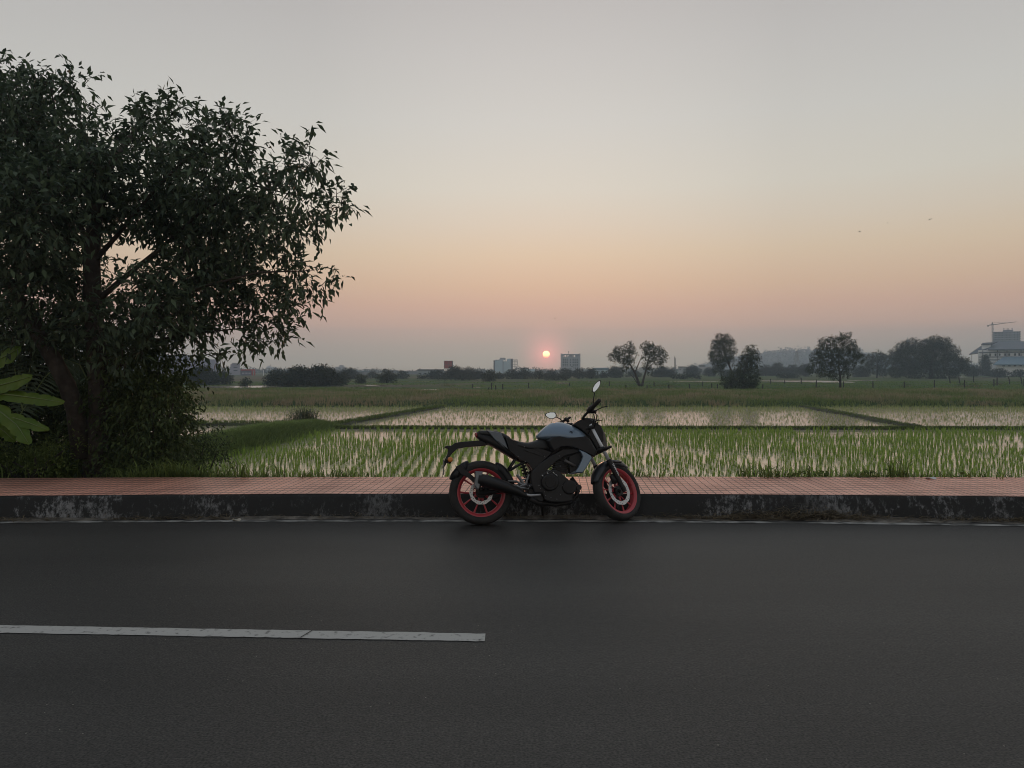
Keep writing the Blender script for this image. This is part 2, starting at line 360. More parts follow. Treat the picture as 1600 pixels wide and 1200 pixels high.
def paver_mat():
    m = mat('footpath_tiles', (.3, .17, .14), .5); t = m.node_tree; b = t.nodes['Principled BSDF']; L = t.links.new
    def n(ty, **k):
        x = t.nodes.new(ty)
        for a, c in k.items(): setattr(x, a, c)
        return x
    ob = n('ShaderNodeTexCoord').outputs['Object']
    mp = n('ShaderNodeMapping'); mp.inputs['Rotation'].default_value = (0, 0, R(3.6)); L(ob, mp.inputs[0])
    def brick(w_, h_, mort):
        k = n('ShaderNodeTexBrick'); k.offset = 0; k.squash = 1; L(mp.outputs[0], k.inputs[0]); k.inputs['Scale'].default_value = 1
        k.inputs['Brick Width'].default_value = w_; k.inputs['Row Height'].default_value = h_; k.inputs['Mortar Size'].default_value = mort; k.inputs['Mortar Smooth'].default_value = .25
        k.inputs['Color1'].default_value = (.80, .42, .32, 1); k.inputs['Color2'].default_value = (.68, .345, .26, 1); k.inputs['Mortar'].default_value = (.05, .03, .028, 1); k.inputs['Bias'].default_value = -.1
        return k
    k1 = brick(.078, 40.0, .0042); k2 = brick(.312, 40.0, .0052); k3 = brick(60.0, .144, .0115)
    mu = n('ShaderNodeMix', data_type='RGBA'); L(k2.outputs['Fac'], mu.inputs[0]); L(k1.outputs['Color'], mu.inputs[6]); mu.inputs[7].default_value = (.03, .02, .018, 1)
    no = n('ShaderNodeTexNoise'); no.inputs['Scale'].default_value = 1.7; no.inputs['Detail'].default_value = 8; L(ob, no.inputs[0])
    r = n('ShaderNodeMapRange'); L(no.outputs[0], r.inputs[0]); r.inputs[1].default_value = .38; r.inputs[2].default_value = .68; r.inputs[3].default_value = 1.15; r.inputs[4].default_value = .82
    mu3 = n('ShaderNodeMix', data_type='RGBA'); L(k3.outputs['Fac'], mu3.inputs[0]); L(mu.outputs[2], mu3.inputs[6]); mu3.inputs[7].default_value = (.06, .028, .022, 1)
    m3 = n('ShaderNodeMix', data_type='RGBA', blend_type='MULTIPLY'); m3.inputs[0].default_value = 1; L(mu3.outputs[2], m3.inputs[6])
    b.inputs['Specular IOR Level'].default_value = .3; L(r.outputs[0], m3.inputs[7])
    L(m3.outputs[2], b.inputs['Base Color'])
    mx_ = n('ShaderNodeMath', operation='MAXIMUM'); L(k1.outputs['Fac'], mx_.inputs[0]); L(k2.outputs['Fac'], mx_.inputs[1])
    iv = n('ShaderNodeMath', operation='SUBTRACT'); iv.inputs[0].default_value = 1; L(mx_.outputs[0], iv.inputs[1])
    bp = n('ShaderNodeBump'); bp.inputs['Strength'].default_value = 1; bp.inputs['Distance'].default_value = .006; L(iv.outputs[0], bp.inputs['Height']); L(bp.outputs[0], b.inputs['Normal'])
    rr = n('ShaderNodeMapRange'); L(no.outputs[0], rr.inputs[0]); rr.inputs[3].default_value = .38; rr.inputs[4].default_value = .62; L(rr.outputs[0], b.inputs['Roughness'])
    return m
PAVE = paver_mat()
xs = np.arange(-42, 42.01, .25); V, Fc = [], []
for x in xs: V += [(x, k_top(x) + .004, KZ), (x, k_out(x), KZ), (x, k_out(x), KZ - .35)]
for i in range(len(xs) - 1):
    for q in range(2): Fc.append((3*i+q, 3*i+3+q, 3*i+4+q, 3*i+1+q))
tag(npmesh('footpath', V, Fc, PAVE), kind='structure')

# ------------------------------------------------------------------ ground
def sstep(a, b, x):
    t = min(max((x - a) / (b - a), 0), 1); return t * t * (3 - 2 * t)
RA, RB = G(286, 716, ZF), G(505, 668, ZF)          # grassy mound running away to the right
def ridge(x, y):
    ab = (RB - RA)[:2]; t = np.dot(np.array((x, y)) - RA[:2], ab) / np.dot(ab, ab); t = min(max(t, -.4), 1.0)
    d = np.hypot(*(np.array((x, y)) - RA[:2] - t * ab)); return math.exp(-(d / 1.0) ** 2)
def gz(x, y):
    e = k_out(x); t = y - e
    if t < 0: return -.08
    rt = .14 + (ZF - .20 - .14) * sstep(0, 3.4, t)
    lf = sstep(-4.8, -6.6, x); lt = .14 + (ZF - .2 - .14) * sstep(2.0, 8.5, t) + .05 * math.sin(x * 1.7 + y)
    z = rt * (1 - lf) + lt * lf
    if y > 12:
        side = (x - (RA[0] + (RB[0] - RA[0]) * (y - RA[1]) / (RB[1] - RA[1])))
        if y < 28 and side < 0: z = max(z, ZF - .2 + .35 * sstep(0, 1, -side) * sstep(28, 25, -0 + y) if y < 25 else z)
        z = max(z, ZF - .2 + (.44 - .18 * sstep(26, 33, y)) * ridge(x, y))
    if y > 50: z = max(z, ZF - .2 + .55 * sstep(50, 53, y) - .28 * sstep(75, 83, y) + .05 * math.sin(x * .4) * math.sin(y * .3))
    return z
def ground_mat():
    m = mat('field_ground', (.05, .06, .02), .95); t = m.node_tree; b = t.nodes['Principled BSDF']; L = t.links.new
    def n(ty, **k):
        x = t.nodes.new(ty)
        for a, c in k.items(): setattr(x, a, c)
        return x
    ob = n('ShaderNodeTexCoord').outputs['Object']
    mp = n('ShaderNodeMapping'); mp.inputs['Scale'].default_value = (.35, 1, 1); L(ob, mp.inputs[0])
    a = n('ShaderNodeTexNoise'); a.inputs['Scale'].default_value = .06; a.inputs['Detail'].default_value = 8; a.inputs['Roughness'].default_value = .6; L(mp.outputs[0], a.inputs[0])
    r = n('ShaderNodeMapRange'); L(a.outputs[0], r.inputs[0]); r.inputs[1].default_value = .42; r.inputs[2].default_value = .58
    se = n('ShaderNodeSeparateXYZ'); L(ob, se.inputs[0])
    # the left half of the far field is bare and marshy, the right half is green
    rx = n('ShaderNodeMapRange'); L(se.outputs[0], rx.inputs[0]); rx.inputs[1].default_value = -14; rx.inputs[2].default_value = 6; rx.inputs[3].default_value = .75; rx.inputs[4].default_value = 0
    ry = n('ShaderNodeMapRange'); L(se.outputs[1], ry.inputs[0]); ry.inputs[1].default_value = 125; ry.inputs[2].default_value = 160; ry.inputs[3].default_value = 0; ry.inputs[4].default_value = .55
    ml = n('ShaderNodeMath', operation='ADD'); ml.use_clamp = True; L(rx.outputs[0], ml.inputs[0]); L(ry.outputs[0], ml.inputs[1])
    mm = n('ShaderNodeMath', operation='MULTIPLY'); L(ml.outputs[0], mm.inputs[0]); L(r.outputs[0], mm.inputs[1])
    x = n('ShaderNodeMix', data_type='RGBA'); L(mm.outputs[0], x.inputs[0]); x.inputs[6].default_value = (.055, .10, .022, 1); x.inputs[7].default_value = (.13, .10, .075, 1)
    # near bank soil
    r5 = n('ShaderNodeMapRange'); L(se.outputs[1], r5.inputs[0]); r5.inputs[1].default_value = 40; r5.inputs[2].default_value = 60
    y = n('ShaderNodeMix', data_type='RGBA'); L(r5.outputs[0], y.inputs[0]); y.inputs[6].default_value = (.030, .036, .016, 1); L(x.outputs[2], y.inputs[7])
    L(y.outputs[2], b.inputs['Base Color']); b.inputs['Specular IOR Level'].default_value = .1
    return m
ys = np.concatenate([[-30, -20, 0, 6, 8.2], np.arange(8.5, 15, .3), np.arange(15, 56, .7), np.geomspace(56, 1480, 60)])
us = np.concatenate([[-1, -.7, -.5, -.38], np.linspace(-.3, .3, 121), [.38, .5, .7, 1]])
V, Fc = [], []
for y in ys:
    for u in us:
        wdt = 60 + max(y, 0) * 3.4
        if abs(u) < .31: x = u / .3 * (28 + max(y, 0) * .8)
        else: x = math.copysign((28 + max(y, 0) * .8) + (abs(u) - .3) / .7 * (1480 - (28 + max(y, 0) * .8)), u)
        V.append((x, y, gz(x, y)))
nu = len(us)
for i in range(len(ys) - 1):
    for j in range(nu - 1): Fc.append((i*nu+j, i*nu+j+1, (i+1)*nu+j+1, (i+1)*nu+j))
tag(npmesh('ground', V, Fc, ground_mat(), smooth=True), kind='structure')
# roadside land behind the camera
VERGE = mat('verge_soil', (.05, .055, .03), .95, col2=(.09, .08, .05), scale=1.5)
tag(npmesh('roadside_verge', [(-42, -60, -.02), (42, -60, -.02), (42, -8.9, -.02), (-42, -8.9, -.02)], [(0, 1, 2, 3)], VERGE), kind='structure')

# water of the flooded paddies
def water_mat():
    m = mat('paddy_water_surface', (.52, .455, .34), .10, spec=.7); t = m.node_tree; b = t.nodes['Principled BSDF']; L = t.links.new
    ob = t.nodes.new('ShaderNodeTexCoord').outputs['Object']; no = t.nodes.new('ShaderNodeTexNoise'); no.inputs['Scale'].default_value = 2.2; no.inputs['Detail'].default_value = 4; L(ob, no.inputs[0])
    bp = t.nodes.new('ShaderNodeBump'); bp.inputs['Strength'].default_value = .4; bp.inputs['Distance'].default_value = .02; L(no.outputs[0], bp.inputs['Height']); L(bp.outputs[0], b.inputs['Normal'])
    return m
WATER = water_mat()
def flat(name, pts, z, m): return tag(npmesh(name, [(p[0], p[1], z) for p in pts], [tuple(range(len(pts)))], m), kind='structure')
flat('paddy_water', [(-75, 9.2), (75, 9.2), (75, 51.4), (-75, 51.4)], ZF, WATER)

# low earth bunds between the paddies
MUD = mat('bund_mud', (.035, .032, .02), .9, col2=(.05, .065, .022), scale=3, bump=.5, bscale=12)
def bund(name, A, B, wd, hg, grass_h, dens, m=MUD, n=60, bm_=None, wig=.1):
    A, B = np.array(A)[:2], np.array(B)[:2]; d = (B - A); L_ = np.hypot(*d); d /= L_; nn = np.array((-d[1], d[0])); V, Fc = [], []; n = max(20, int(L_ / .5))
    ph = rng.random() * 6
    for i in range(n + 1):
        c = A + d * L_ * i / n + nn * (wig * math.sin(i * .35 + ph) + wig * .5 * math.sin(i * .9)); hh = hg * (1 + .15 * math.sin(i * 1.3))
        for s_, z in ((-1, -.15), (-.55, hh * .8), (0, hh), (.55, hh * .8), (1, -.15)):
            p = c + nn * wd * s_ + rng.normal(0, .015, 2); V.append((p[0], p[1], ZF + z))
    for i in range(n):
        for q in range(4): Fc.append((5*i+q, 5*i+q+1, 5*i+q+6, 5*i+q+5))
    tag(npmesh(name, V, Fc, m, smooth=True), kind='structure')
    k = int(L_ * dens); t = rng.random(k); pts = A + d * (t * L_)[:, None] + nn * ((rng.random(k) - .5) * wd * 1.5)[:, None]
    return np.column_stack([pts, np.full(k, ZF + hg * .7)]), np.full(k, grass_h)
bund_pts = []
bund_pts.append(bund('paddy_bund', G(498, 670, ZF), G(1780, 671.5, ZF), .24, .06, .13, 120))
bund_pts.append(bund('paddy_bund', G(500, 670, ZF), G(690, 637, ZF), .32, .13, .16, 50))
bund_pts.append(bund('paddy_bund', G(1432, 669, ZF), G(1243, 634, ZF), .34, .14, .09, 26))
bund_pts.append(bund('paddy_bund', G(200, 665, ZF), G(475, 665, ZF), .35, .14, .18, 50))

def rsin(x, y, f, n=7, seed=3):             # smooth uneven field of about unit spread
    r_ = np.random.default_rng(seed); s_ = 0
    for _ in range(n): a, b, c = r_.normal(0, f, 2).tolist() + [r_.random() * 6.3]; s_ = s_ + np.sin(a * x + b * y + c)
    return s_ / math.sqrt(n / 2)
# ------------------------------------------------------------------ blades: rice, grass
def blades(name, pts, n, hgt, wd, spread, mats, lean=.35, parent=None, hvar=.3, mi=None):
    """n blades at every point: bent, tapering, two joints."""
    pts = np.asarray(pts, float); hgt = np.broadcast_to(np.asarray(hgt, float), (len(pts),)); K = len(pts) * n
    p = np.repeat(pts, n, 0); h = np.repeat(hgt, n) * (1 + hvar * (rng.random(K) * 2 - 1))
    a = rng.random(K) * 2 * np.pi; d = np.column_stack([np.cos(a), np.sin(a)]); sd = np.column_stack([-d[:, 1], d[:, 0]])
    p = p.copy(); p[:, :2] += d * (spread * rng.random(K))[:, None]
    ln = lean * (.3 + rng.random(K)) * h
    wv = wd * (.7 + .6 * rng.random(K))
    V = np.zeros((K, 5, 3))
    V[:, 0, :2] = p[:, :2] - sd * wv[:, None] / 2; V[:, 1, :2] = p[:, :2] + sd * wv[:, None] / 2; V[:, 0, 2] = V[:, 1, 2] = p[:, 2]
    m_ = p[:, :2] + d * (ln * .3)[:, None]; V[:, 2, :2] = m_ + sd * wv[:, None] * .42; V[:, 3, :2] = m_ - sd * wv[:, None] * .42; V[:, 2, 2] = V[:, 3, 2] = p[:, 2] + h * .6
    V[:, 4, :2] = p[:, :2] + d * ln[:, None]; V[:, 4, 2] = p[:, 2] + h * (1 - .25 * lean)
    b = np.arange(K)[:, None] * 5
    Fc = np.concatenate([b + np.array([[0, 1, 2]]), b + np.array([[0, 2, 3]]), b + np.array([[3, 2, 4]])])
    return npmesh(name, V.reshape(-1, 3), Fc, mats, parent)
def pix(p):                                 # where a world point falls in the photo
    q = np.asarray(p, float); y, z = q[..., 1], q[..., 2] - H; cp, sp = math.cos(PITCH), math.sin(PITCH)
    dep = y * cp - z * sp; up = y * sp + z * cp
    return np.stack([800 + F * q[..., 0] / dep, 600 - F * up / dep], -1)
def seg_d(x, y, A, B):
    A, B = np.array(A)[:2], np.array(B)[:2]; ab = B - A; t = np.clip(((x - A[0]) * ab[0] + (y - A[1]) * ab[1]) / (ab @ ab), 0, 1)
    return np.hypot(x - A[0] - t * ab[0], y - A[1] - t * ab[1])
B1 = (G(498, 670, ZF), G(1780, 671.5, ZF)); B2 = (G(500, 670, ZF), G(690, 637, ZF)); B3 = (G(1432, 669, ZF), G(1243, 634, ZF)); B4 = (G(200, 665, ZF), G(475, 665, ZF))
# near paddy: hills of rice planted in rows that run away from the road
gx, gy = np.meshgrid(np.arange(-30, 30, .27), np.arange(13.2, 31.2, .235)); gx = gx.ravel(); gy = gy.ravel()
gx = gx + .10 * np.sin(gy * .5) + .06 * np.sin(gx * .7 + gy * .2) + rng.normal(0, .018, len(gx)); gy = gy + rng.normal(0, .035, len(gy))
sx = RA[0] + (RB[0] - RA[0]) * (gy - RA[1]) / (RB[1] - RA[1])
ok = (np.abs(gx) < gy * .80 + 1.5) & (seg_d(gx, gy, *B1) > .5) & (gy < 31.3) & ((gx > sx + .25) | (gx > -6)) & (rng.random(len(gx)) > .10)
thin = (rsin(gx, gy, .6, seed=5) > .7) & (rng.random(len(gx)) > .45); ok &= ~thin
pts = np.column_stack([gx, gy, np.full(len(gx), ZF - .01)])[ok]
hh = np.clip(.20 + .035 * rsin(pts[:, 0], pts[:, 1], .8, seed=8) + rng.normal(0, .03, len(pts)), .09, .34)
o = blades('rice_crop', pts, 9, hh, .0145, .028, RICE, lean=.24)
tag(o, 'green rice seedlings in rows in the nearest flooded paddy beyond the footpath', 'rice crop', kind='stuff')
# the paddies beyond the bund: smaller, paler, set at random
def field2(name, label, test, dens, h_, mats_, nb=5, hm=1.0):
    k = int(dens); x = rng.random(k) * 90 - 45; y = 31.8 + rng.random(k) * 19.3
    ok = test(x, y) & (np.abs(x) < y * .8 + 1.5) & ((y > 45) | (rng.random(k) < .55))
    for b in (B1, B2, B3, B4): ok &= seg_d(x, y, *b) > .42
    x, y = x[ok], y[ok]; far = np.clip((y - 44) / 6, 0, 1) ** 2
    p_ = np.column_stack([x, y, np.full(len(x), ZF - .01)])
    tag(blades(name, p_, nb, h_ * (1 + .5 * far), .012, .05, mats_, lean=.30), label, 'rice crop', kind='stuff')
side = lambda x, y, b: (x - b[0][0]) * (b[1][1] - b[0][1]) - (y - b[0][1]) * (b[1][0] - b[0][0])
s2 = lambda x, y: side(x, y, B2) * np.sign(side(100, 40, B2)) > 0       # to the right of the left bund
s3 = lambda x, y: side(x, y, B3) * np.sign(side(-100, 40, B3)) > 0      # to the left of the right bund
clump = lambda x, y: (np.sin(x * .33 + 2 * np.sin(y * .2)) * np.sin(y * .31 + x * .11) > -.75 + .0 * x) | (rng.random(len(x)) > .5)
field2('rice_crop', 'thin pale rice seedlings in the middle far paddy, between the two diagonal bunds', lambda x, y: s2(x, y) & s3(x, y) & clump(x, y), 32000, .11, RICE2, 4)
field2('rice_crop', 'pale rice seedlings in the far paddy left of the left diagonal bund', lambda x, y: ~s2(x, y) & clump(x, y), 30000, .11, RICE2, 4)
field2('rice_crop', 'pale rice seedlings in the far paddy right of the right diagonal bund', lambda x, y: ~s3(x, y) & clump(x, y), 34000, .11, RICE2, 4)

# grass on the bunds, one mass
pp = np.concatenate([b[0] for b in bund_pts]); ph = np.concatenate([b[1] for b in bund_pts])
tag(blades('bund_grass', pp, 7, ph, .012, .09, GRASS, lean=.6), 'short grass along the earth bunds between the paddies', 'grass', kind='stuff')
# the mound of long grass, left
k = 17000; t = rng.random(k) * 1.3 - .32; c = RA[:2] + (RB - RA)[:2] * t[:, None]; c = c + rng.normal(0, .44, (k, 2)) * np.array((1.15, 1))
c = c[(c[:, 1] < 35)]; z = np.array([gz(a, b) for a, b in c]); c = c[z > ZF - .16]; z = z[z > ZF - .16]
g = np.column_stack([c, z - .03])
tag(blades('mound_grass', g, 6, .27 + .08 * np.sin(c[:, 0] * 1.9), .017, .10, GRASSM, lean=.75, hvar=.7), 'long dark grass on the mound leading back from the tree to the bund', 'grass', kind='stuff')
# grass and weeds at the roadside under the tree
k = 26000; x = -11 + rng.random(k) * 8.6; y = 8.7 + rng.random(k) ** 1.3 * 9
dd = x + 3.0 + (y - 8.7) * .30; ok = (rng.random(k) < np.clip(-dd * .8 + .25, 0, 1)) & (y > np.array([k_out(a) for a in x]) + .04)
x, y = x[ok], y[ok]; z = np.array([gz(a, b) for a, b in zip(x, y)])
rs_ = rsin(x, y, 1.6, seed=21); kp = rs_ + rng.normal(0, .5, len(x)) > -.5; x, y, z, rs_ = x[kp], y[kp], z[kp], rs_[kp]; hh = (.10 + .16 * rng.random(len(x)) + .10 * np.clip(rs_, 0, 2)) * np.clip((-x - 2.6) / 2, .4, 1.2)
tag(blades('roadside_grass', np.column_stack([x, y, z - .02]), 5, hh, .012, .07, GRASS, lean=.9, hvar=.7), 'tangled grass beside the footpath under the dark tree', 'grass', kind='stuff')
# sparse grass on the bank right below the footpath
k = 2600; x = -4 + rng.random(k) * 15; y = np.array([k_out(a) for a in x]) + .03 + rng.random(k) ** 2 * .5
keep = rng.random(k) < np.clip(.25 + .5 * np.sin(x * 1.9) + .3 * np.sin(x * 5.1), .05, 1); x, y = x[keep], y[keep]
z = np.array([gz(a, b) for a, b in zip(x, y)])
tag(blades('verge_grass', np.column_stack([x, y, z - .02]), 4, .10 + .16 * rng.random(len(x)), .009, .05, GRASS, lean=.9), 'sparse low grass along the far edge of the tiled footpath', 'grass', kind='stuff')
# broad grassy bank at the far side of the paddies
k = 60000; x = (rng.random(k) - .5) * 170; y = 51.2 + rng.random(k) ** 1.2 * 32; ok = np.abs(x) < y * .78 + 3; x, y = x[ok], y[ok]; z = np.array([gz(a, b) for a, b in zip(x, y)])
hh = .20 + .26 * np.clip(rsin(x, y, .5) * .35 + .35, 0, 1.2) + .08 * rng.random(len(x))
tag(blades('bank_grass', np.column_stack([x, y, z - .03]), 4, hh, .030, .14, GRASSB, lean=.45), 'rough olive grass on the broad bank behind the paddies', 'grass', kind='stuff')
# flooded patches far out in the fields
PONDS = []
def pond(px0, px1, py, hpx, z=ZF + .125, nn=40):
    V = []
    a, b = G(px0, py, z), G(px1, py, z); n0, n1 = G(px0, py - hpx, z)[1] , G(px0, py + hpx, z)[1]; cx = (a[0] + b[0]) / 2; rx = (b[0] - a[0]) / 2; cyy = (n0 + n1) / 2; ry = abs(n0 - n1) / 2; f = rng.random() * 6
    for i in range(nn):
        t = 2 * math.pi * i / nn; q = 1 + .10 * math.sin(3 * t + f) + .07 * math.sin(7 * t + 2 * f)
        V.append((cx + rx * math.copysign(abs(math.cos(t)) ** .6, math.cos(t)) * q, cyy + ry * math.sin(t) * q, z))
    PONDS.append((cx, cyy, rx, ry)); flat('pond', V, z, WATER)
for a in ((296, 440, 604.3, 1.5), (438, 520, 602.8, .7), (300, 400, 613, .8), (440, 560, 609.2, .7), (560, 720, 609, .6), (640, 700, 613.5, .7), (868, 890, 598.5, .4), (735, 752, 605, .25),
          (1206, 1320, 596, 1.6), (1046, 1125, 596.3, .3), (1330, 1372, 594.5, .5), (1490, 1560, 589.3, .7), (556, 600, 602, .5)):
    pond(*a)

k = 42000; x = (rng.random(k) - .5) * 260; y = 83 + rng.random(k) * 75; ok = (np.abs(x) < y * .78 + 3); x, y = x[ok], y[ok]; z = np.array([gz(a, b) for a, b in zip(x, y)])
ok = ~((x < 4) & (np.sin(x * .09 + 1) * np.sin(y * .21 + .5) > -.1))
for cx_, cy_, rx_, ry_ in PONDS: ok &= ~((np.abs(x - cx_) < rx_ * 1.05 * y / cy_) & (y < cy_ + ry_) & (y > cy_ * .94))
x, y, z = x[ok], y[ok], z[ok]
tag(blades('field_grass', np.column_stack([x, y, z - .03]), 3, .12 + .12 * rng.random(len(x)), .05, .25, GRASSG, lean=.5), 'short bright grass of the fenced field beyond the bank', 'grass', kind='stuff')
# ------------------------------------------------------------------ motorcycle
PAINTG = mat('blue_grey_paint', (.17, .235, .31), .34, metal=.4, coat=.5)
SATIN = mat('satin_black_plastic', (.011, .011, .0125), .42, spec=.32)
MATTE = mat('matte_black_metal', (.016, .016, .017), .5, metal=.3)
DARKG = mat('dark_grey_panel', (.030, .034, .040), .38, metal=.2)
SEATM = mat('seat_vinyl', (.014, .014, .014), .55, bump=.25, bscale=220)
RUBBER = mat('tyre_rubber', (.016, .016, .016), .78, col2=(.03, .028, .026), scale=12, bump=.15, bscale=90)
RED = mat('red_rim_paint', (.43, .038, .052), .4, coat=.3)
STEEL = mat('brushed_steel', (.50, .50, .50), .32, metal=.9)
STEELD = mat('brake_disc_steel', (.55, .56, .57), .36, metal=.55)
ALU = mat('cast_aluminium', (.20, .205, .21), .42, metal=.6)
FORKM = mat('fork_tube_silver', (.72, .76, .80), .35, metal=.2)
AMBER = mat('amber_lens', (.62, .20, .03), .25, coat=.5)
REDL = mat('red_lens', (.25, .01, .01), .2, coat=.5)
GLASSM = mat('mirror_glass', (.85, .88, .9), .03, metal=1.0)
LENS = mat('lamp_lens', (.25, .27, .3), .08, coat=.6)
WHITEP = mat('white_decal', (.62, .62, .62), .5)
HOLE = mat('drill_hole', (.01, .01, .01), .9)

O = G(749.5, 821, 0.0); Fc_ = G(970, 815, 0.0)
hd = Vector((*(Fc_ - O)[:2], 0)); WB = hd.length - .015; hd.normalize()
TH = R(10.0)
nrm = Vector((-hd.y, hd.x, 0)); ZW = Vector((0, 0, 1))
XL = hd; YL = nrm * math.cos(TH) - ZW * math.sin(TH); ZL = ZW * math.cos(TH) + nrm * math.sin(TH)
MW = Matrix((( XL.x, YL.x, ZL.x, O[0]), (XL.y, YL.y, ZL.y, O[1]), (XL.z, YL.z, ZL.z, .004), (0, 0, 0, 1)))
bike = empty('motorcycle'); bike.matrix_world = MW
tag(bike, 'parked blue grey motorcycle with red wheel rims leaning on its stand beside the kerb', 'motorcycle')
MWI = MW.inverted(); CP = MWI @ Vector((0, 0, H)); M3 = MWI.to_3x3()
def B(u, v, y=-.10):
    """bike-frame point at lateral offset y seen at photo detail pixel (u, v)"""
    d = M3 @ Vector(ray(680 + u / 4.8, 580 + v / 4.8)); t = (y - CP.y) / d.y
    return CP + d * t
class BMB(MB):
    def build(s, name, mats, parent=None, smooth=False, bevel=0, T=None, seg=2, subsurf=0):
        return MB.build(s, name, mats, parent, smooth, bevel, T or (lambda p: p), seg, subsurf)
def prism(b, uv, y0, y1, m=0, inset=0.0, yref=None, xz=None):
    """outline traced at yref, extruded from y0 (outer, near) to y1"""
    pts = xz or [(lambda q: (q.x, q.z))(B(u, v, y0 if yref is None else yref)) for u, v in uv]
    cx = sum(p[0] for p in pts) / len(pts); cz = sum(p[1] for p in pts) / len(pts); n = len(pts)
    vs_ = [(cx + (p[0]-cx)*(1-inset), y0, cz + (p[1]-cz)*(1-inset)) for p in pts] + [(p[0], y1, p[1]) for p in pts]
    if inset:
        ym = y0 + (y1 - y0) * .3
        vs_ = vs_[:n] + [(p[0], ym, p[1]) for p in pts] + vs_[n:]
        fs = [tuple(range(n)), tuple(range(2*n, 3*n))[::-1]]
        for k in (0, 1): fs += [(k*n+i, k*n+(i+1)%n, k*n+n+(i+1)%n, k*n+n+i) for i in range(n)]
    else:
        fs = [tuple(range(n)), tuple(range(n, 2*n))[::-1]] + [(i, (i+1)%n, n+(i+1)%n, n+i) for i in range(n)]
    return b.add(vs_, fs, m)
def loft(b, st, n=20, m=0, p=2.4):
    """st = [(x, zlo, zhi, half width, shift of widest point)]"""
    vs_, fs = [], []
    for x, zl, zh, w_, *r in st:
        k = r[0] if r else 0
        for i in range(n):
            t = 2 * math.pi * i / n; c, s_ = math.cos(t), math.sin(t)
            yy = w_ * math.copysign(abs(c) ** (2 / p), c); zz = math.copysign(abs(s_) ** (2 / p), s_)
            yy *= 1 - k * zz
            vs_.append((x, yy, (zl + zh) / 2 + (zh - zl) / 2 * zz))
    for j in range(len(st) - 1):
        for i in range(n): fs.append((j*n+i, (j+1)*n+i, (j+1)*n+(i+1)%n, j*n+(i+1)%n))
    fs += [tuple(range(n)), tuple(range((len(st)-1)*n, len(st)*n))[::-1]]
    return b.add(vs_, fs, m)

RRW, RFW = .302, .285
RAX = Vector((.017, 0, RRW)); FAX = Vector((WB, 0, RFW))
RAKE = R(26); AX = Vector((-math.sin(RAKE), 0, math.cos(RAKE)))
STEER = R(32)
A0 = FAX - Vector((math.cos(RAKE), 0, math.sin(RAKE))) * .036
RS = Matrix.Rotation(STEER, 3, AX)
def ST(p): return A0 + RS @ (Vector(p) - A0)

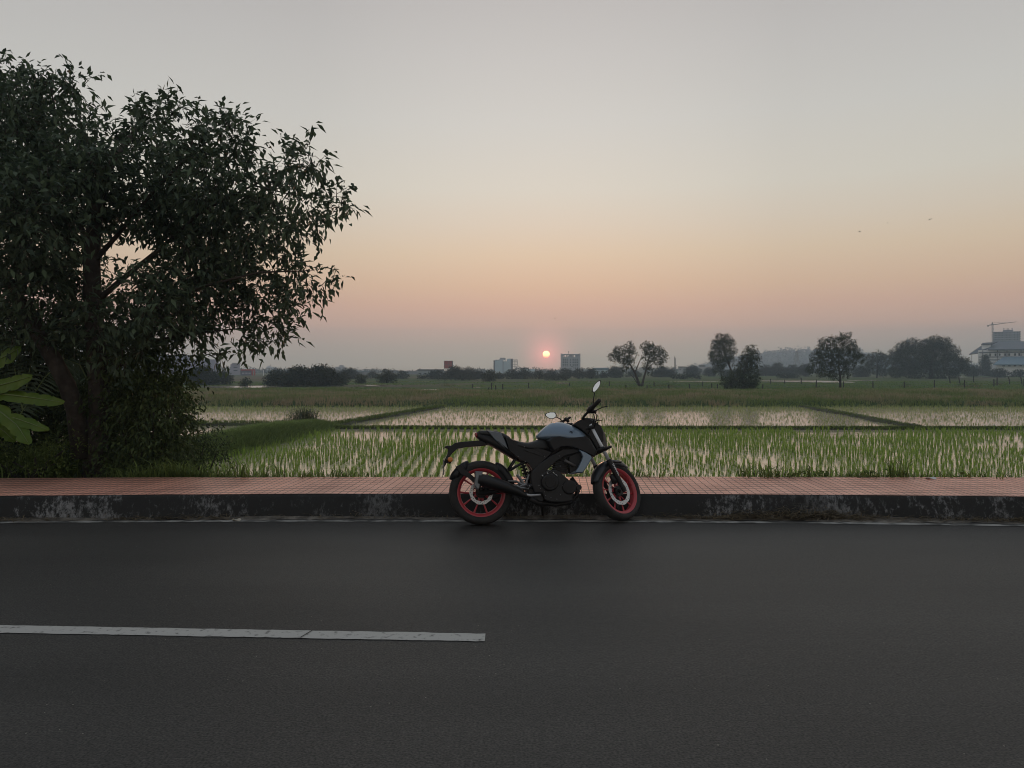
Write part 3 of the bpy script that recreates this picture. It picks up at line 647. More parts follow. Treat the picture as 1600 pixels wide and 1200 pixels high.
def wheel(c, rad, wid, discr, T=None, ph=0.0):
    w_ = empty('wheel'); w_.parent = bike
    f = T or (lambda p: p)
    b = BMB(); hw = wid / 2; rb = rad - wid * .62
    prof = [(rb, -hw*.72), (rb + wid*.22, -hw*.98), (rad - wid*.20, -hw*.98), (rad - wid*.07, -hw*.72), (rad - .004, -hw*.36), (rad, 0), (rad - .004, hw*.36), (rad - wid*.07, hw*.72), (rad - wid*.20, hw*.98), (rb + wid*.22, hw*.98), (rb, hw*.72)]
    b.revolve(prof, c, 72)
    b.build('tyre', RUBBER, w_, smooth=True, T=f)
    b = BMB(); ro = rb + .012; ri = rb - .022
    prof = [(ro, -hw*.80), (ro - .010, -hw*.80), (ri + .006, -hw*.62), (ri, -hw*.40), (ri + .004, 0), (ri, hw*.40), (ri + .006, hw*.62), (ro - .010, hw*.80), (ro, hw*.80), (rb - .006, hw*.55), (rb - .006, -hw*.55)]
    b.revolve(prof, c, 72)
    for i in range(5):                          # five pairs of thin spokes
        for dlt in (-.30, .30):
            t = 2 * math.pi * i / 5 + ph; a = t + dlt * .75; e = t + dlt * 1.05
            b.tube([(c[0] + .045*math.cos(a), c[1], c[2] + .045*math.sin(a)), (c[0] + .12*math.cos(a + (e-a)*.5), c[1] - .002, c[2] + .12*math.sin(a + (e-a)*.5)), (c[0] + (ri+.006)*math.cos(e), c[1], c[2] + (ri+.006)*math.sin(e))], (.011, .0052, .0075), 6, flat=1.5)
    b.tube([(c[0], c[1] - .035, c[2]), (c[0], c[1] + .035, c[2])], .052, 20, m=1)
    b.build('rim', [RED, MATTE], w_, smooth=True, T=f, bevel=.0015)
    # brake disc with drilled holes and wavy carrier
    b = BMB(); yy = -hw * .60; wd = .036 if discr > .12 else .030
    ys_ = (yy - .002, yy + .002); n = 60; vs_, fs = [], []
    for i in range(n):
        t = 2 * math.pi * i / n; wv = .0022 * math.cos(10 * t)
        for r_, y_ in ((discr + wv, ys_[0]), (discr - wd - wv, ys_[0]), (discr - wd - wv, ys_[1]), (discr + wv, ys_[1])):
            vs_.append((c[0] + r_*math.cos(t), c[1] + y_, c[2] + r_*math.sin(t)))
    for i in range(n):
        j = (i + 1) % n
        for q in range(4): fs.append((i*4+q, j*4+q, j*4+(q+1)%4, i*4+(q+1)%4))
    b.add(vs_, fs)
    for i in range(5):
        t = 2 * math.pi * i / 5; b.tube([(c[0] + .04*math.cos(t), c[1] + yy, c[2] + .04*math.sin(t)), (c[0] + (discr-wd)*math.cos(t+.35), c[1] + yy, c[2] + (discr-wd)*math.sin(t+.35))], (.010, .007), 6, m=1, flat=.4)
    for i in range(30):
        t = 2 * math.pi * i / 30; r_ = discr - wd * (.32 if i % 2 else .68)
        b.tube([(c[0] + r_*math.cos(t), c[1] + yy - .0026, c[2] + r_*math.sin(t)), (c[0] + r_*math.cos(t), c[1] + yy - .0015, c[2] + r_*math.sin(t))], .0034, 8, m=2)
    b.build('brake_disc', [STEELD, MATTE, HOLE], w_, T=f)
    b = BMB(); b.tube([(c[0], c[1] - hw*.9, c[2]), (c[0], c[1] - hw*.2, c[2])], (.020, .026), 16); b.tube([(c[0], c[1] - hw*.9 - .012, c[2]), (c[0], c[1] - hw*.9, c[2])], .012, 6)
    b.build('axle_nut', MATTE, w_, T=f)
    return w_
wheel(RAX, RRW, .135, .112, ph=-.35)
wheel(FAX, RFW, .108, .138, T=ST, ph=.25)

# front fork, right and left legs
fz = lambda s_: FAX + AX * s_          # along the fork, from the axle up
FO = Vector((math.cos(RAKE), 0, math.sin(RAKE)))      # forward of the fork line
for sgn in (-1, 1):
    b = BMB(); y = Vector((0, .098 * sgn, 0)); o_ = FO * -.002
    b.tube([fz(.00) + y + o_, fz(.10) + y + o_, fz(.235) + y + o_, fz(.30) + y + o_, fz(.318) + y + o_], (.018, .023, .025, .028, .026), 18)
    b.tube([fz(-.025) + y + o_, fz(.03) + y + o_], (.020, .024), 14)
    o = b.build('fork_leg', MATTE, bike, smooth=True, T=ST, bevel=.001)
    b = BMB(); b.tube([fz(.315) + y + o_, fz(.70) + y + o_], .0185, 18); s_ = b.build('fork_tube', FORKM, o, smooth=True, T=ST)
for a_, h_ in ((.43, .034), (.665, .026)):
    b = BMB(); c = fz(a_)
    b.tube([c + Vector((0, -.125, 0)), c + Vector((-.01, -.06, 0)) - FO*.02, c + Vector((-.01, .06, 0)) - FO*.02, c + Vector((0, .125, 0))], (.034, .040, .040, .034), 12, flat=h_ / .05)
    b.build('triple_clamp', MATTE, bike, smooth=True, T=ST)
# lettering on the fork leg
cu = bpy.data.curves.new('decal', 'FONT'); cu.body = 'YAMAHA'; cu.size = .031; cu.extrude = .0004; cu.align_x = 'CENTER'; cu.align_y = 'CENTER'; cu.offset = .0008
to = bpy.data.objects.new('decal', cu); COL.objects.link(to); dg = bpy.context.evaluated_depsgraph_get(); dg.update()
me = bpy.data.meshes.new_from_object(to.evaluated_get(dg)); bpy.data.objects.remove(to)
dn = -AX; up_ = Vector((0, 0, 1)).cross(Vector((0, 1, 0)))
T4 = lambda p: ST(fz(.205) + Vector((0, -.098, 0)) + dn * (p.x) + FO * (p.y * 1.0) + Vector((0, -.0262 + .25 * abs(p.y) ** 1.0 * abs(p.y) / .03, 0)) - Vector((0, p.z, 0)))
for v in me.vertices: v.co = T4(v.co.copy())
me.materials.clear(); o = link('lettering', me, WHITEP, bike)
# front brake caliper and hose
b = BMB(); c = FAX + Vector((-.075, -.062, .105)); b.tube([c + Vector((-.03, 0, .04)), c, c + Vector((.004, 0, -.045))], (.022, .031, .024), 10); b.tube([c + Vector((.0, -.02, .025)), c + Vector((.05, -.02, .03))], .011, 8)
b.build('brake_caliper', MATTE, bike, smooth=True, T=ST)
b = BMB(); b.tube([FAX + Vector((-.08, -.07, .15)), FAX + Vector((-.12, -.10, .24)), FAX + Vector((-.16, -.09, .34)), FAX + Vector((-.20, -.06, .46))], .0045, 6)
b.build('brake_hose', SATIN, bike, smooth=True, T=ST)
# front mudguard: a curved shell over the tyre
b = BMB(); n = 26; vs_, fs = [], []; pr = [(-.066, -.055), (-.066, -.018), (-.052, .004), (-.022, .015), (.022, .015), (.052, .004), (.066, -.018), (.066, -.055)]
for i in range(n + 1):
    t = R(56 + (166 - 56) * i / n); ta = 1 - .35 * max(0, (abs(i / n - .5) - .28) / .22)
    for y, dr in pr: vs_.append((FAX.x + (RFW + .018 + dr*ta) * math.cos(t), y * ta, FAX.z + (RFW + .018 + dr*ta) * math.sin(t)))
k = len(pr)
for i in range(n):
    for q in range(k - 1): fs.append((i*k+q, i*k+q+1, (i+1)*k+q+1, (i+1)*k+q))
b.add(vs_, fs)
fd = b.build('mudguard', DARKG, bike, smooth=True, T=ST); so_ = fd.modifiers.new('s', 'SOLIDIFY'); so_.thickness = .004
for sgn in (-1, 1):
    b = BMB(); y = .078 * sgn
    b.tube([fz(.30) + Vector((0, y, 0)), Vector((FAX.x + .06, y*.85, FAX.z + RFW + .00)), Vector((FAX.x - .07, y*.85, FAX.z + RFW - .01))], (.016, .012, .008), 8, flat=.5); b.build('mudguard_stay', MATTE, fd, T=lambda p: ST(p), smooth=True)

# tank: a rounded shell with the crest ahead of the saddle
def zx(u, v, y=-.10): q = B(u, v, y); return q.x, q.z
def stat(u, vt, vb, w_, k=.25): x0, zt = zx(u, vt, -.04); _, zb = zx(u, vb, -w_); return (x0, zb, zt, w_, k)
TOP = [(758, 482, 502, .040, .1), (790, 446, 512, .085, .2), (835, 404, 522, .118, .25), (880, 381, 530, .140, .28), (930, 377, 535, .148, .28), (980, 386, 538, .148, .28), (1030, 405, 540, .138, .28), (1080, 432, 545, .118, .25), (1118, 458, 548, .092, .2), (1138, 482, 550, .065, .1)]
b = BMB(); loft(b, [stat(*a) for a in TOP], 28, p=2.5)
tank = b.build('fuel_tank', PAINTG, bike, smooth=True, subsurf=1)
# raised crease panel and the lower dark cover of the tank, both sides
for sgn in (-1, 1):
    def both(uv, y0, y1, name, m, par=bike, ins=.05, bev=.006):
        bb = BMB()
        xz = [(lambda q: (q.x, q.z))(B(u, v, y0)) for u, v in uv]
        prism(bb, None, y0 * -sgn, y1 * -sgn, xz=xz, inset=ins)
        return bb.build(name, m, par, smooth=False, bevel=bev, seg=3)
    both([(838, 520), (880, 489), (930, 483), (1000, 497), (1070, 492), (1136, 485), (1162, 500), (1195, 555), (1222, 603), (1200, 645), (1150, 620), (1085, 592), (1040, 572), (985, 566), (935, 572), (885, 605), (862, 566)], -.158, -.06, 'tank_cover', SATIN, ins=.07, bev=.010)
    both([(1078, 586), (1130, 608), (1172, 634), (1178, 652), (1150, 702), (1108, 764), (1046, 765), (1072, 726), (1100, 668), (1108, 640), (1096, 612)], -.168, -.12, 'air_scoop', PAINTG, ins=.06, bev=.006)
    both([(388, 446), (440, 450), (496, 464), (520, 510), (552, 590), (505, 566), (440, 505), (412, 470)], -.102, -.05, 'tail_wing', DARKG if 0 else mat('tail_wing_paint', (.10, .12, .145), .36, metal=.25, coat=.4), ins=.05, bev=.004)
    both([(462, 520), (520, 568), (590, 625), (640, 668), (700, 690), (735, 742), (800, 690), (870, 625), (885, 608), (830, 590), (700, 560), (600, 520), (520, 486), (552, 592)], -.112, -.03, 'side_cover', SATIN, ins=.05, bev=.006)
    both([(700, 605), (800, 640), (815, 628), (760, 600), (705, 580), (665, 592)], -.118, -.09, 'side_vent', MATTE, ins=.05, bev=.003)
    # main beam of the frame
    both([(868, 634), (960, 578), (1085, 574), (1092, 604), (980, 632), (905, 680), (846, 735), (815, 790), (802, 850), (806, 918), (742, 918), (722, 860), (712, 800), (722, 752), (770, 700)], -.122, -.07, 'frame_beam', MATTE, ins=.04, bev=.010)
# emblem on the tank: a ring with three crossed prongs
b = BMB(); ce = B(1019, 460, -.142)
b.revolve([(.0145, -.003), (.0115, -.003), (.0115, .004), (.0145, .004)], ce, 28)
for i in range(3):
    t = R(90 + 120 * i)
    b.tube([(ce.x, ce.y - .001, ce.z), (ce.x + .0095*math.cos(t), ce.y - .001, ce.z + .0095*math.sin(t))], .0012, 6)
    for s_ in (-1, 1): b.tube([(ce.x + .009*math.cos(t) , ce.y - .001, ce.z + .009*math.sin(t)), (ce.x + .0128*math.cos(t + .22*s_), ce.y - .001, ce.z + .0128*math.sin(t + .22*s_))], .001, 5)
b.build('emblem', MATTE, bike)
# seats
def st2(u, vt, vb, w_): x0, zt = zx(u, vt, -.05); _, zb = zx(u, vb, -w_); return (x0, zb, zt, w_, .12)
b = BMB(); loft(b, [st2(540, 488, 540, .085), (*st2(575, 508, 560, .100),), st2(620, 524, 572, .118), st2(670, 533, 585, .125), st2(715, 533, 595, .120), st2(760, 513, 600, .105), st2(800, 503, 600, .095), st2(840, 515, 600, .09), st2(868, 545, 600, .08)], 24, p=3)
b.build('rider_seat', SEATM, bike, smooth=True, subsurf=1)
b = BMB(); loft(b, [st2(318, 447, 470, .045), st2(350, 441, 480, .075), st2(420, 441, 485, .085), st2(480, 448, 500, .09), st2(530, 470, 520, .09), st2(575, 500, 545, .09)], 24, p=3)
b.build('pillion_seat', SEATM, bike, smooth=True, subsurf=1)
b = BMB(); loft(b, [st2(302, 452, 490, .035), st2(330, 452, 515, .060), st2(390, 455, 545, .075), st2(450, 468, 575, .08), st2(520, 490, 620, .08), st2(600, 530, 670, .08), st2(690, 560, 705, .08), st2(800, 575, 700, .08)], 20, p=3)
b.build('tail_body', SATIN, bike, smooth=True, subsurf=1)
b = BMB(); loft(b, [st2(299, 462, 482, .03), st2(306, 455, 496, .05), st2(316, 456, 500, .05)], 16); b.build('tail_light', REDL, bike, smooth=True)
# number plate hanger with its indicators
b = BMB(); prism(b, [(66, 570), (84, 560), (118, 560), (150, 538), (185, 532), (345, 519), (410, 528), (412, 546), (370, 560), (230, 570), (168, 582), (132, 612), (104, 648), (80, 700), (62, 730), (54, 722), (70, 668), (92, 620), (96, 584)], -.030, .030, yref=0)
b.build('plate_hanger', SATIN, bike, bevel=.006)
for sgn in (-1, 1):
    b = BMB(); c = B(112, 665, -.12); c.y = .12 * sgn
    b.tube([(c.x + .01, .02 * sgn, c.z + .0), (c.x, .09 * sgn, c.z)], .009, 8)
    b.tube([(c.x - .012, .085*sgn, c.z - .022), (c.x - .002, .085*sgn, c.z + .01), (c.x, .085*sgn, c.z + .026)], (.022, .030, .012), 12)
    o = b.build('indicator', SATIN, bike, smooth=True)
    b = BMB(); b.tube([(c.x + .002, .085*sgn, c.z + .004), (c.x + .002, .116*sgn, c.z + .004), (c.x + .002, .120*sgn, c.z + .004)], (.026, .024, .014), 20); b.build('amber_lens', AMBER, o, smooth=True)
b = BMB(); q = B(70, 700, 0); b.box((q.x - .012, -.095, q.z - .095), (q.x - .006, .095, q.z + .045)); b.build('number_plate', mat('plate_back', (.18, .18, .17), .6), bike, bevel=.002)
b = BMB(); b.tube([RAX + Vector((.02, -.085, .0)), RAX + Vector((.06, -.085, .06)), RAX + Vector((.10, -.085, .085))], (.030, .040, .026), 10, flat=.8); b.tube([RAX + Vector((-.02, -.09, .07)), RAX + Vector((-.03, -.09, -.0)), RAX + Vector((.10, -.09, .0))], (.018, .030, .030), 8)
b.build('brake_caliper', MATTE, bike, smooth=True)
# rear tyre hugger and inner mudguard
b = BMB(); vs_, fs = [], []; n = 22; pr = [(-.078, -.06), (-.074, -.01), (-.04, .012), (.04, .012), (.074, -.01), (.078, -.06)]; k = len(pr)
def arc(a0, a1, dr0, name, m, wsc=1.0, deep=1.0):
    b = BMB(); vs_, fs = [], []
    for i in range(n + 1):
        t = R(a0 + (a1 - a0) * i / n); ta = 1 - .5 * max(0, (abs(i / n - .5) - .3) / .2)
        for y, dr in pr: vs_.append((RAX.x + (RRW + dr0 + dr*ta*deep) * math.cos(t), y * ta * wsc, RAX.z + (RRW + dr0 + dr*ta*deep) * math.sin(t)))
    for i in range(n):
        for q in range(k - 1): fs.append((i*k+q, i*k+q+1, (i+1)*k+q+1, (i+1)*k+q))
    b.add(vs_, fs); o = b.build(name, m, bike, smooth=True); s_ = o.modifiers.new('s', 'SOLIDIFY'); s_.thickness = .005; return o
hug = arc(112, 156, .020, 'mudguard', SATIN)
arc(8, 62, .016, 'inner_mudguard', SATIN)
b = BMB(); prism(b, [(152, 716), (190, 700), (235, 745), (300, 800), (335, 850), (312, 860), (250, 800), (190, 770)], -.098, -.082); b.build('stay', SATIN, hug, bevel=.003)
# swingarm, both arms
for sgn in (-1, 1):
    b = BMB(); a = B(720, 860, 0); b.tube([(a.x, .085*sgn, a.z), (a.x - .18, .095*sgn, a.z - .01), (RAX.x + .12, .10*sgn, RAX.z + .005), (RAX.x - .03, .10*sgn, RAX.z)], (.036, .034, .028, .024), 8, flat=.8)
    b.build('swingarm', MATTE, bike, smooth=True, bevel=.002)
b = BMB(); a = B(640, 660, 0); c = B(700, 830, 0); b.tube([a, c], .014, 12)
for i in range(7): 
    t0, t1 = i / 7, (i + .55) / 7; p0 = Vector(a).lerp(Vector(c), t0); p1 = Vector(a).lerp(Vector(c), t1); b.tube([p0, p1], .031, 14)
b.build('shock_absorber', MATTE, bike, smooth=True)
# subframe rails
for sgn in (-1, 1):
    b = BMB(); p1, p2, p3 = B(560, 745, -.09), B(625, 705, -.09), B(700, 672, -.09)
    for q in (p1, p2, p3): q.y = .09 * sgn
    b.tube([p1, p2, p3], .011, 8); q1, q2 = B(556, 738, -.09), B(610, 655, -.09); q1.y = q2.y = .09 * sgn; b.tube([q1, q2], .008, 8)
    b.build('subframe_rail', MATTE, bike, smooth=True)
# silver footrest hanger, peg, brake pedal
b = BMB(); Y = -.135
def bar(uvs, r, m=0, flat=.45, y=Y, yl=None): 
    b.tube([B(u, v, y) for u, v in uvs], r, 8, m, flat=flat)
bar([(614, 776), (640, 812), (672, 862)], (.014, .016, .018), flat=.9); bar([(704, 774), (690, 812), (676, 862)], (.009, .011, .014), flat=.9); bar([(616, 780), (650, 798), (704, 776)], .004)
bar([(648, 815), (690, 808)], .009, flat=.8); bar([(545, 824), (610, 826), (660, 858)], (.008, .012, .022), flat=.8); bar([(590, 848), (640, 876), (702, 880)], (.008, .020, .016), flat=.8); bar([(636, 866), (680, 850)], .020, flat=.8); bar([(684, 880), (712, 860)], .012, flat=.8)
hang = b.build('footrest_hanger', ALU, bike, smooth=True, bevel=.001)
b = BMB(); q = B(688, 862, -.15); b.tube([(q.x, -.13, q.z), (q.x, -.21, q.z - .004)], .013, 10); b.build('footrest', MATTE, hang, smooth=True)
b = BMB(); b.tube([B(662, 910, -.16), B(680, 926, -.16), B(715, 932, -.16), B(790, 926, -.16)], (.008, .013, .011, .008), 8, flat=1.1); b.build('brake_pedal', mat('bright_aluminium', (.42, .43, .45), .35, metal=.5), bike, smooth=True)
# exhaust
b = BMB()
def eb(u, v, y): return B(u, v, y)
b.tube([eb(322, 812, -.165), eb(370, 820, -.168), eb(440, 842, -.168), eb(520, 868, -.162), eb(600, 898, -.150), eb(660, 925, -.135), eb(705, 950, -.115)], (.088, .094, .096, .090, .073, .052, .034), 22, flat=.62)
mf = b.build('muffler', MATTE, bike, smooth=True)
b = BMB(); prism(b, [(301, 748), (360, 751), (352, 790), (330, 890), (312, 884), (294, 858), (302, 800)], -.228, -.105, inset=.05); b.build('end_cap', mat('end_cap_steel', (.16, .175, .19), .35, metal=.5), mf, bevel=.008)
b = BMB(); b.tube([eb(705, 950, -.115), eb(760, 985, -.07), eb(900, 1000, -.03), eb(1010, 985, .0), eb(1062, 930, .0), eb(1066, 860, 0), eb(1020, 800, 0)], (.030, .024, .022, .022, .021, .021, .021), 12); b.build('exhaust_pipe', MATTE, bike, smooth=True)
# engine
b = BMB(); prism(b, [(798, 770), (840, 742), (905, 735), (940, 760), (1010, 820), (1045, 850), (1040, 905), (1030, 975), (965, 985), (880, 985), (822, 968), (795, 900)], -.125, .125, yref=-.125)
eng = b.build('engine_block', MATTE, bike, bevel=.012)
b = BMB(); c = B(862, 832, -.15); b.tube([(c.x, -.12, c.z), (c.x, -.158, c.z), (c.x, -.166, c.z)], (.084, .080, .066), 28); b.tube([(c.x, -.166, c.z), (c.x, -.171, c.z)], (.052, .049), 24); b.build('clutch_cover', SATIN, eng, smooth=True, bevel=.002)
b = BMB(); c = B(1010, 870, -.15); b.tube([(c.x, -.11, c.z), (c.x, -.140, c.z), (c.x, -.147, c.z)], (.070, .066, .05), 24)
c = B(1078, 872, -.12); b.tube([(c.x, -.13, c.z), (c.x, -.03, c.z)], .026, 14); c = B(1076, 900, -.12); b.tube([(c.x, -.12, c.z), (c.x, -.05, c.z)], .016, 10)
b.build('side_cover', SATIN, eng, smooth=True, bevel=.002)
b = BMB()
for i in range(9):
    t = i / 8; u0 = 878 + 26 * t; v = 742 - 118 * t
    a1, a2 = B(u0, v, -.07), B(u0 + 115, v + 26, -.07); d_ = (Vector(a2) - Vector(a1)).normalized(); nz = Vector((-d_.z, 0, d_.x)) * .0035
    b.add([a1 - nz, a2 - nz, a2 + nz, a1 + nz] + [(p.x, .07, p.z) for p in (a1 - nz, a2 - nz, a2 + nz, a1 + nz)], [(0,1,2,3), (7,6,5,4), (0,4,5,1), (1,5,6,2), (2,6,7,3), (3,7,4,0)])
prism(b, [(890, 740), (912, 640), (1000, 655), (985, 765)], -.058, .058, yref=-.058)
b.build('cylinder', MATTE, eng)
for u, v in ((800, 842), (820, 905), (828, 932), (868, 948), (912, 960), (955, 860), (975, 905), (938, 712), (1005, 850), (880, 730), (782, 856), (1040, 880), (790, 880), (940, 925)):
    b = BMB(); c = B(u, v, -.128); b.sphere((c.x, -.128, c.z), .0055, 8, sc_=(1, .7, 1)); b.build('bolt', ALU, eng, smooth=True)
b = BMB()
for u, v in ((800, 778), (838, 760), (882, 756), (902, 772)): bar([(u, v), (u + 16, v + 18)], .007, y=-.13, flat=.8)
bar([(836, 752), (860, 745), (875, 752)], .004, y=-.13); b.build('clutch_cable_bracket', STEEL, eng, smooth=True)
b = BMB(); b.tube([B(972, 668, -.13), B(1050, 712, -.13)], .0135, 14); b.build('coolant_pipe', mat('pipe_grey', (.085, .08, .078), .5), eng, smooth=True)
b = BMB(); prism(b, [(1005, 640), (1092, 600), (1100, 650), (1062, 740), (1010, 765)], -.105, .105, yref=-.1); b.build('radiator', MATTE, bike, bevel=.003)
b = BMB(); prism(b, [(905, 560), (1080, 560), (1190, 640), (1150, 680), (1060, 640), (960, 660), (860, 700), (800, 740), (735, 760), (735, 700), (800, 640)], -.07, .07, yref=-.07); b.build('frame_spine', MATTE, bike, bevel=.008)
b = BMB(); prism(b, [(745, 860), (800, 780), (830, 960), (800, 985), (745, 960), (700, 930), (690, 880)], -.09, .09, yref=-.09); b.build('pivot_housing', MATTE, bike, bevel=.01)
PBM = mat('panel_bolt_metal', (.16, .15, .15), .4, metal=.7)
for u, v in ((669, 568), (821, 640), (622, 640), (676, 678), (775, 857), (930, 636)):
    b = BMB(); c = B(u, v, -.124); b.sphere((c.x, -.124, c.z), .0065, 8, sc_=(1, .5, 1)); b.build('bolt', PBM, bike, smooth=True)
# side stand on the far side
b = BMB(); q = B(805, 955, .10); e = MWI @ Vector((*(MW @ Vector((q.x + .02, .25, 0)))[:2], .012))
b.tube([(q.x - .02, .09, q.z), e], (.013, .010), 8); b.tube([Vector(e) + Vector((-.025, 0, 0)), Vector(e) + Vector((.03, .01, 0))], .012, 8, flat=.5); b.build('side_stand', MATTE, bike, smooth=True)
# chain on the far side
b = BMB(); q = B(735, 850, .09); pts = [(q.x, .105, q.z + .03), (RAX.x, .105, RAX.z + .085), (RAX.x - .08, .105, RAX.z + .02), (RAX.x - .04, .105, RAX.z - .075), (RAX.x, .105, RAX.z - .085), (q.x, .105, q.z - .03)]
b.tube(pts + [pts[0]], .007, 6); b.build('chain', MATTE, bike)

# headlight, cowl, instruments (turned with the bars)
b = BMB(); HC = fz(.50) + FO * .115
b.add([ST(HC + Vector(p)) for p in [(-.09,-.10,-.12),(.02,-.075,-.11),(.035,-.06,.06),(-.03,-.085,.135),(-.11,-.10,.10),(-.09,.10,-.12),(.02,.075,-.11),(.035,.06,.06),(-.03,.085,.135),(-.11,.10,.10)]],
      [(0,1,2,3,4),(9,8,7,6,5),(0,5,6,1),(1,6,7,2),(2,7,8,3),(3,8,9,4),(4,9,5,0)])
hl = b.build('headlight', SATIN, bike, bevel=.018, seg=4, smooth=False)
b = BMB(); b.sphere(HC + Vector((.028, 0, -.035)), .042, 16, sc_=(.45, 1, 1)); b.build('lens', LENS, hl, smooth=True, T=ST)
b = BMB(); IC = fz(.72) + FO * .07; b.add([ST(IC + Vector(p)) for p in [(-.05,-.075,.0),(.05,-.07,-.01),(.06,-.07,.035),(-.045,-.075,.03),(-.05,.075,.0),(.05,.07,-.01),(.06,.07,.035),(-.045,.075,.03)]],
      [(0,1,2,3),(7,6,5,4),(0,4,5,1),(1,5,6,2),(2,6,7,3),(3,7,4,0)])
b.build('instrument_panel', SATIN, bike, bevel=.008)
b = BMB(); b.tube([B(1196, 378, -.12), B(1222, 366, -.13), B(1250, 370, -.14)], (.012, .018, .006), 10, flat=.4); b.tube([B(1215, 384, -.12), B(1218, 400, -.10)], .007, 6); b.build('visor', SATIN, bike, smooth=True)
# front indicators
for sgn in (-1, 1):
    b = BMB(); c = B(1290, 577, -.20) if sgn < 0 else ST(fz(.46) + FO * .03 + Vector((0, .17, 0)))
    c0 = ST(fz(.44) + Vector((0, .11 * sgn, 0)))
    b.tube([c0, c], .008, 8); d_ = (Vector(B(1332, 563, -.22)) - Vector(B(1272, 588, -.19))).normalized() * .045 if sgn < 0 else RS @ Vector((.0, .045, 0))
    b.tube([c - d_, c, c + d_], (.014, .021, .016), 12, flat=.75); o = b.build('indicator', SATIN, bike, smooth=True)
# handlebar, placed where the turned bars sit
RT = [B(1150, 300, -.17), B(1168, 284, -.20), B(1192, 256, -.27), B(1232, 218, -.36)]      # right end
clampR = ST(fz(.70) + Vector((0, -.035, .02))); clampL = ST(fz(.70) + Vector((0, .035, .02)))
ax_side = RS @ Vector((0, 1, 0))
def mir(p):                                  # the same point on the left end of the bars
    c = ST(fz(.70)); v = Vector(p) - c; a = v.dot(ax_side); return c + v - ax_side * (2 * a)
b = BMB(); b.tube([RT[1], B(1128, 325, -.13), B(1106, 352, -.08), clampR, clampL, mir(B(1106, 352, -.08)), mir(B(1128, 325, -.13)), mir(RT[1])], .0125, 12)
for c in (clampR, clampL): b.tube([c - (RS @ AX) * .03, c + (RS @ AX) * .018], .02, 10)
hb = b.build('handlebar', MATTE, bike, smooth=True)
for s_ in (0, 1):
    f = (lambda p: p) if s_ == 0 else mir
    b = BMB(); b.tube([f(RT[1]), f(RT[2]), f(RT[3])], (.017, .0175, .018), 14)
    for k in range(9): q = Vector(f(RT[1])).lerp(Vector(f(RT[3])), .15 + k * .09); dd = (Vector(f(RT[3])) - Vector(f(RT[1]))).normalized(); b.tube([q - dd * .003, q + dd * .003], .0195, 12)
    b.build('grip', RUBBER, hb, smooth=True)
    b = BMB(); b.tube([f(RT[0]), f(RT[1]), f(B(1178, 270, -.22))], (.027, .029, .024), 12); b.tube([f(B(1165, 300, -.19)), f(B(1205, 305, -.18))], (.022, .017), 10); b.tube([f(B(1155, 285, -.18)), f(B(1190, 262, -.20))], .024, 10)
    b.build('switch_housing', SATIN, hb, smooth=True)
    b = BMB(); b.tube([f(B(1198, 300, -.21)), f(B(1225, 285, -.25)), f(B(1255, 270, -.30)), f(B(1290, 264, -.35))], (.009, .007, .0065, .009), 8, flat=.7); b.build('brake_lever' if s_ == 0 else 'clutch_lever', MATTE, hb, smooth=True)
# mirrors: stem, housing, glass
def mirror(stem, c, uvo, y):
    b = BMB(); b.tube(stem, .0052, 8); o = b.build('mirror', MATTE, bike, smooth=True)
    pts = [Vector(B(u, v, y)) for u, v in uvo]; cc = sum(pts, Vector()) / len(pts)
    # the mirror faces back towards the rider and a little down towards the camera
    back = (Vector((0.0, -1.0, .0)) * .75 + Vector((-1, 0, 0)) * .65).normalized() if len(uvo) else None
    pts = [cc + (p - cc) for p in pts]; n = len(pts)
    vs_ = [p + Vector((0, 0, 0)) for p in pts] + [cc + (p - cc) * .72 + Vector((.012, .016, 0)) for p in pts] 
    b = BMB(); b.add([p for p in pts] + [cc + (p - cc) * .98 + Vector((.003, .009, 0)) for p in pts] + [cc + (p - cc) * .6 + Vector((.008, .020, 0)) for p in pts], [tuple(range(2*n, 3*n))] + [(k*n+i, k*n+(i+1)%n, k*n+n+(i+1)%n, k*n+n+i) for k in (0, 1) for i in range(n)] + [tuple(range(n))[::-1]])
    b.build('mirror_housing', SATIN, o, smooth=False)
    b = BMB(); b.add([cc + (p - cc) * .84 + Vector((0, -.0015, 0)) for p in pts], [tuple(range(n))]); g = b.build('mirror_glass', GLASSM, o)
    return o
mirror([B(955, 376, .28), B(935, 357, .28), B(908, 344, .28)], None, [(820, 328), (832, 314), (862, 305), (898, 306), (911, 326), (908, 345), (885, 358), (855, 356), (836, 344)], .28)
mirror([B(1184, 246, -.24), B(1188, 205, -.25), B(1196, 162, -.26)], None, [(1177, 150), (1180, 128), (1196, 98), (1222, 72), (1240, 66), (1243, 82), (1234, 112), (1214, 140), (1194, 160), (1182, 160)], -.27)
b = BMB(); b.tube([B(955, 376, .24), B(990, 362, .22), B(1016, 343, .20)], (.012, .014, .010), 8); b.tube([B(975, 352, .22), B(1000, 380, .2)], .016, 8); b.build('clutch_perch', SATIN, hb, smooth=True)
# steering head cover and hoses between tank and clamps
b = BMB(); prism(b, [(1030, 402), (1060, 378), (1112, 350), (1150, 352), (1196, 382), (1240, 410), (1258, 450), (1262, 520), (1235, 560), (1212, 600), (1160, 500), (1138, 480), (1100, 445)], -.075, .055, yref=-.05); b.build('head_cowl', SATIN, bike, bevel=.012, seg=3)
b = BMB()
for pts in ([(1180, 310, -.16), (1196, 345, -.12), (1180, 400, -.10), (1150, 470, -.08)], [(1150, 300, -.14), (1120, 340, -.10), (1090, 380, -.06), (1060, 410, -.05)], [(1190, 300, -.16), (1212, 330, -.12), (1205, 380, -.08), (1190, 430, -.08)]):
    b.tube([B(*p) for p in pts], .0048, 6)
b.build('cable', SATIN, bike, smooth=True)
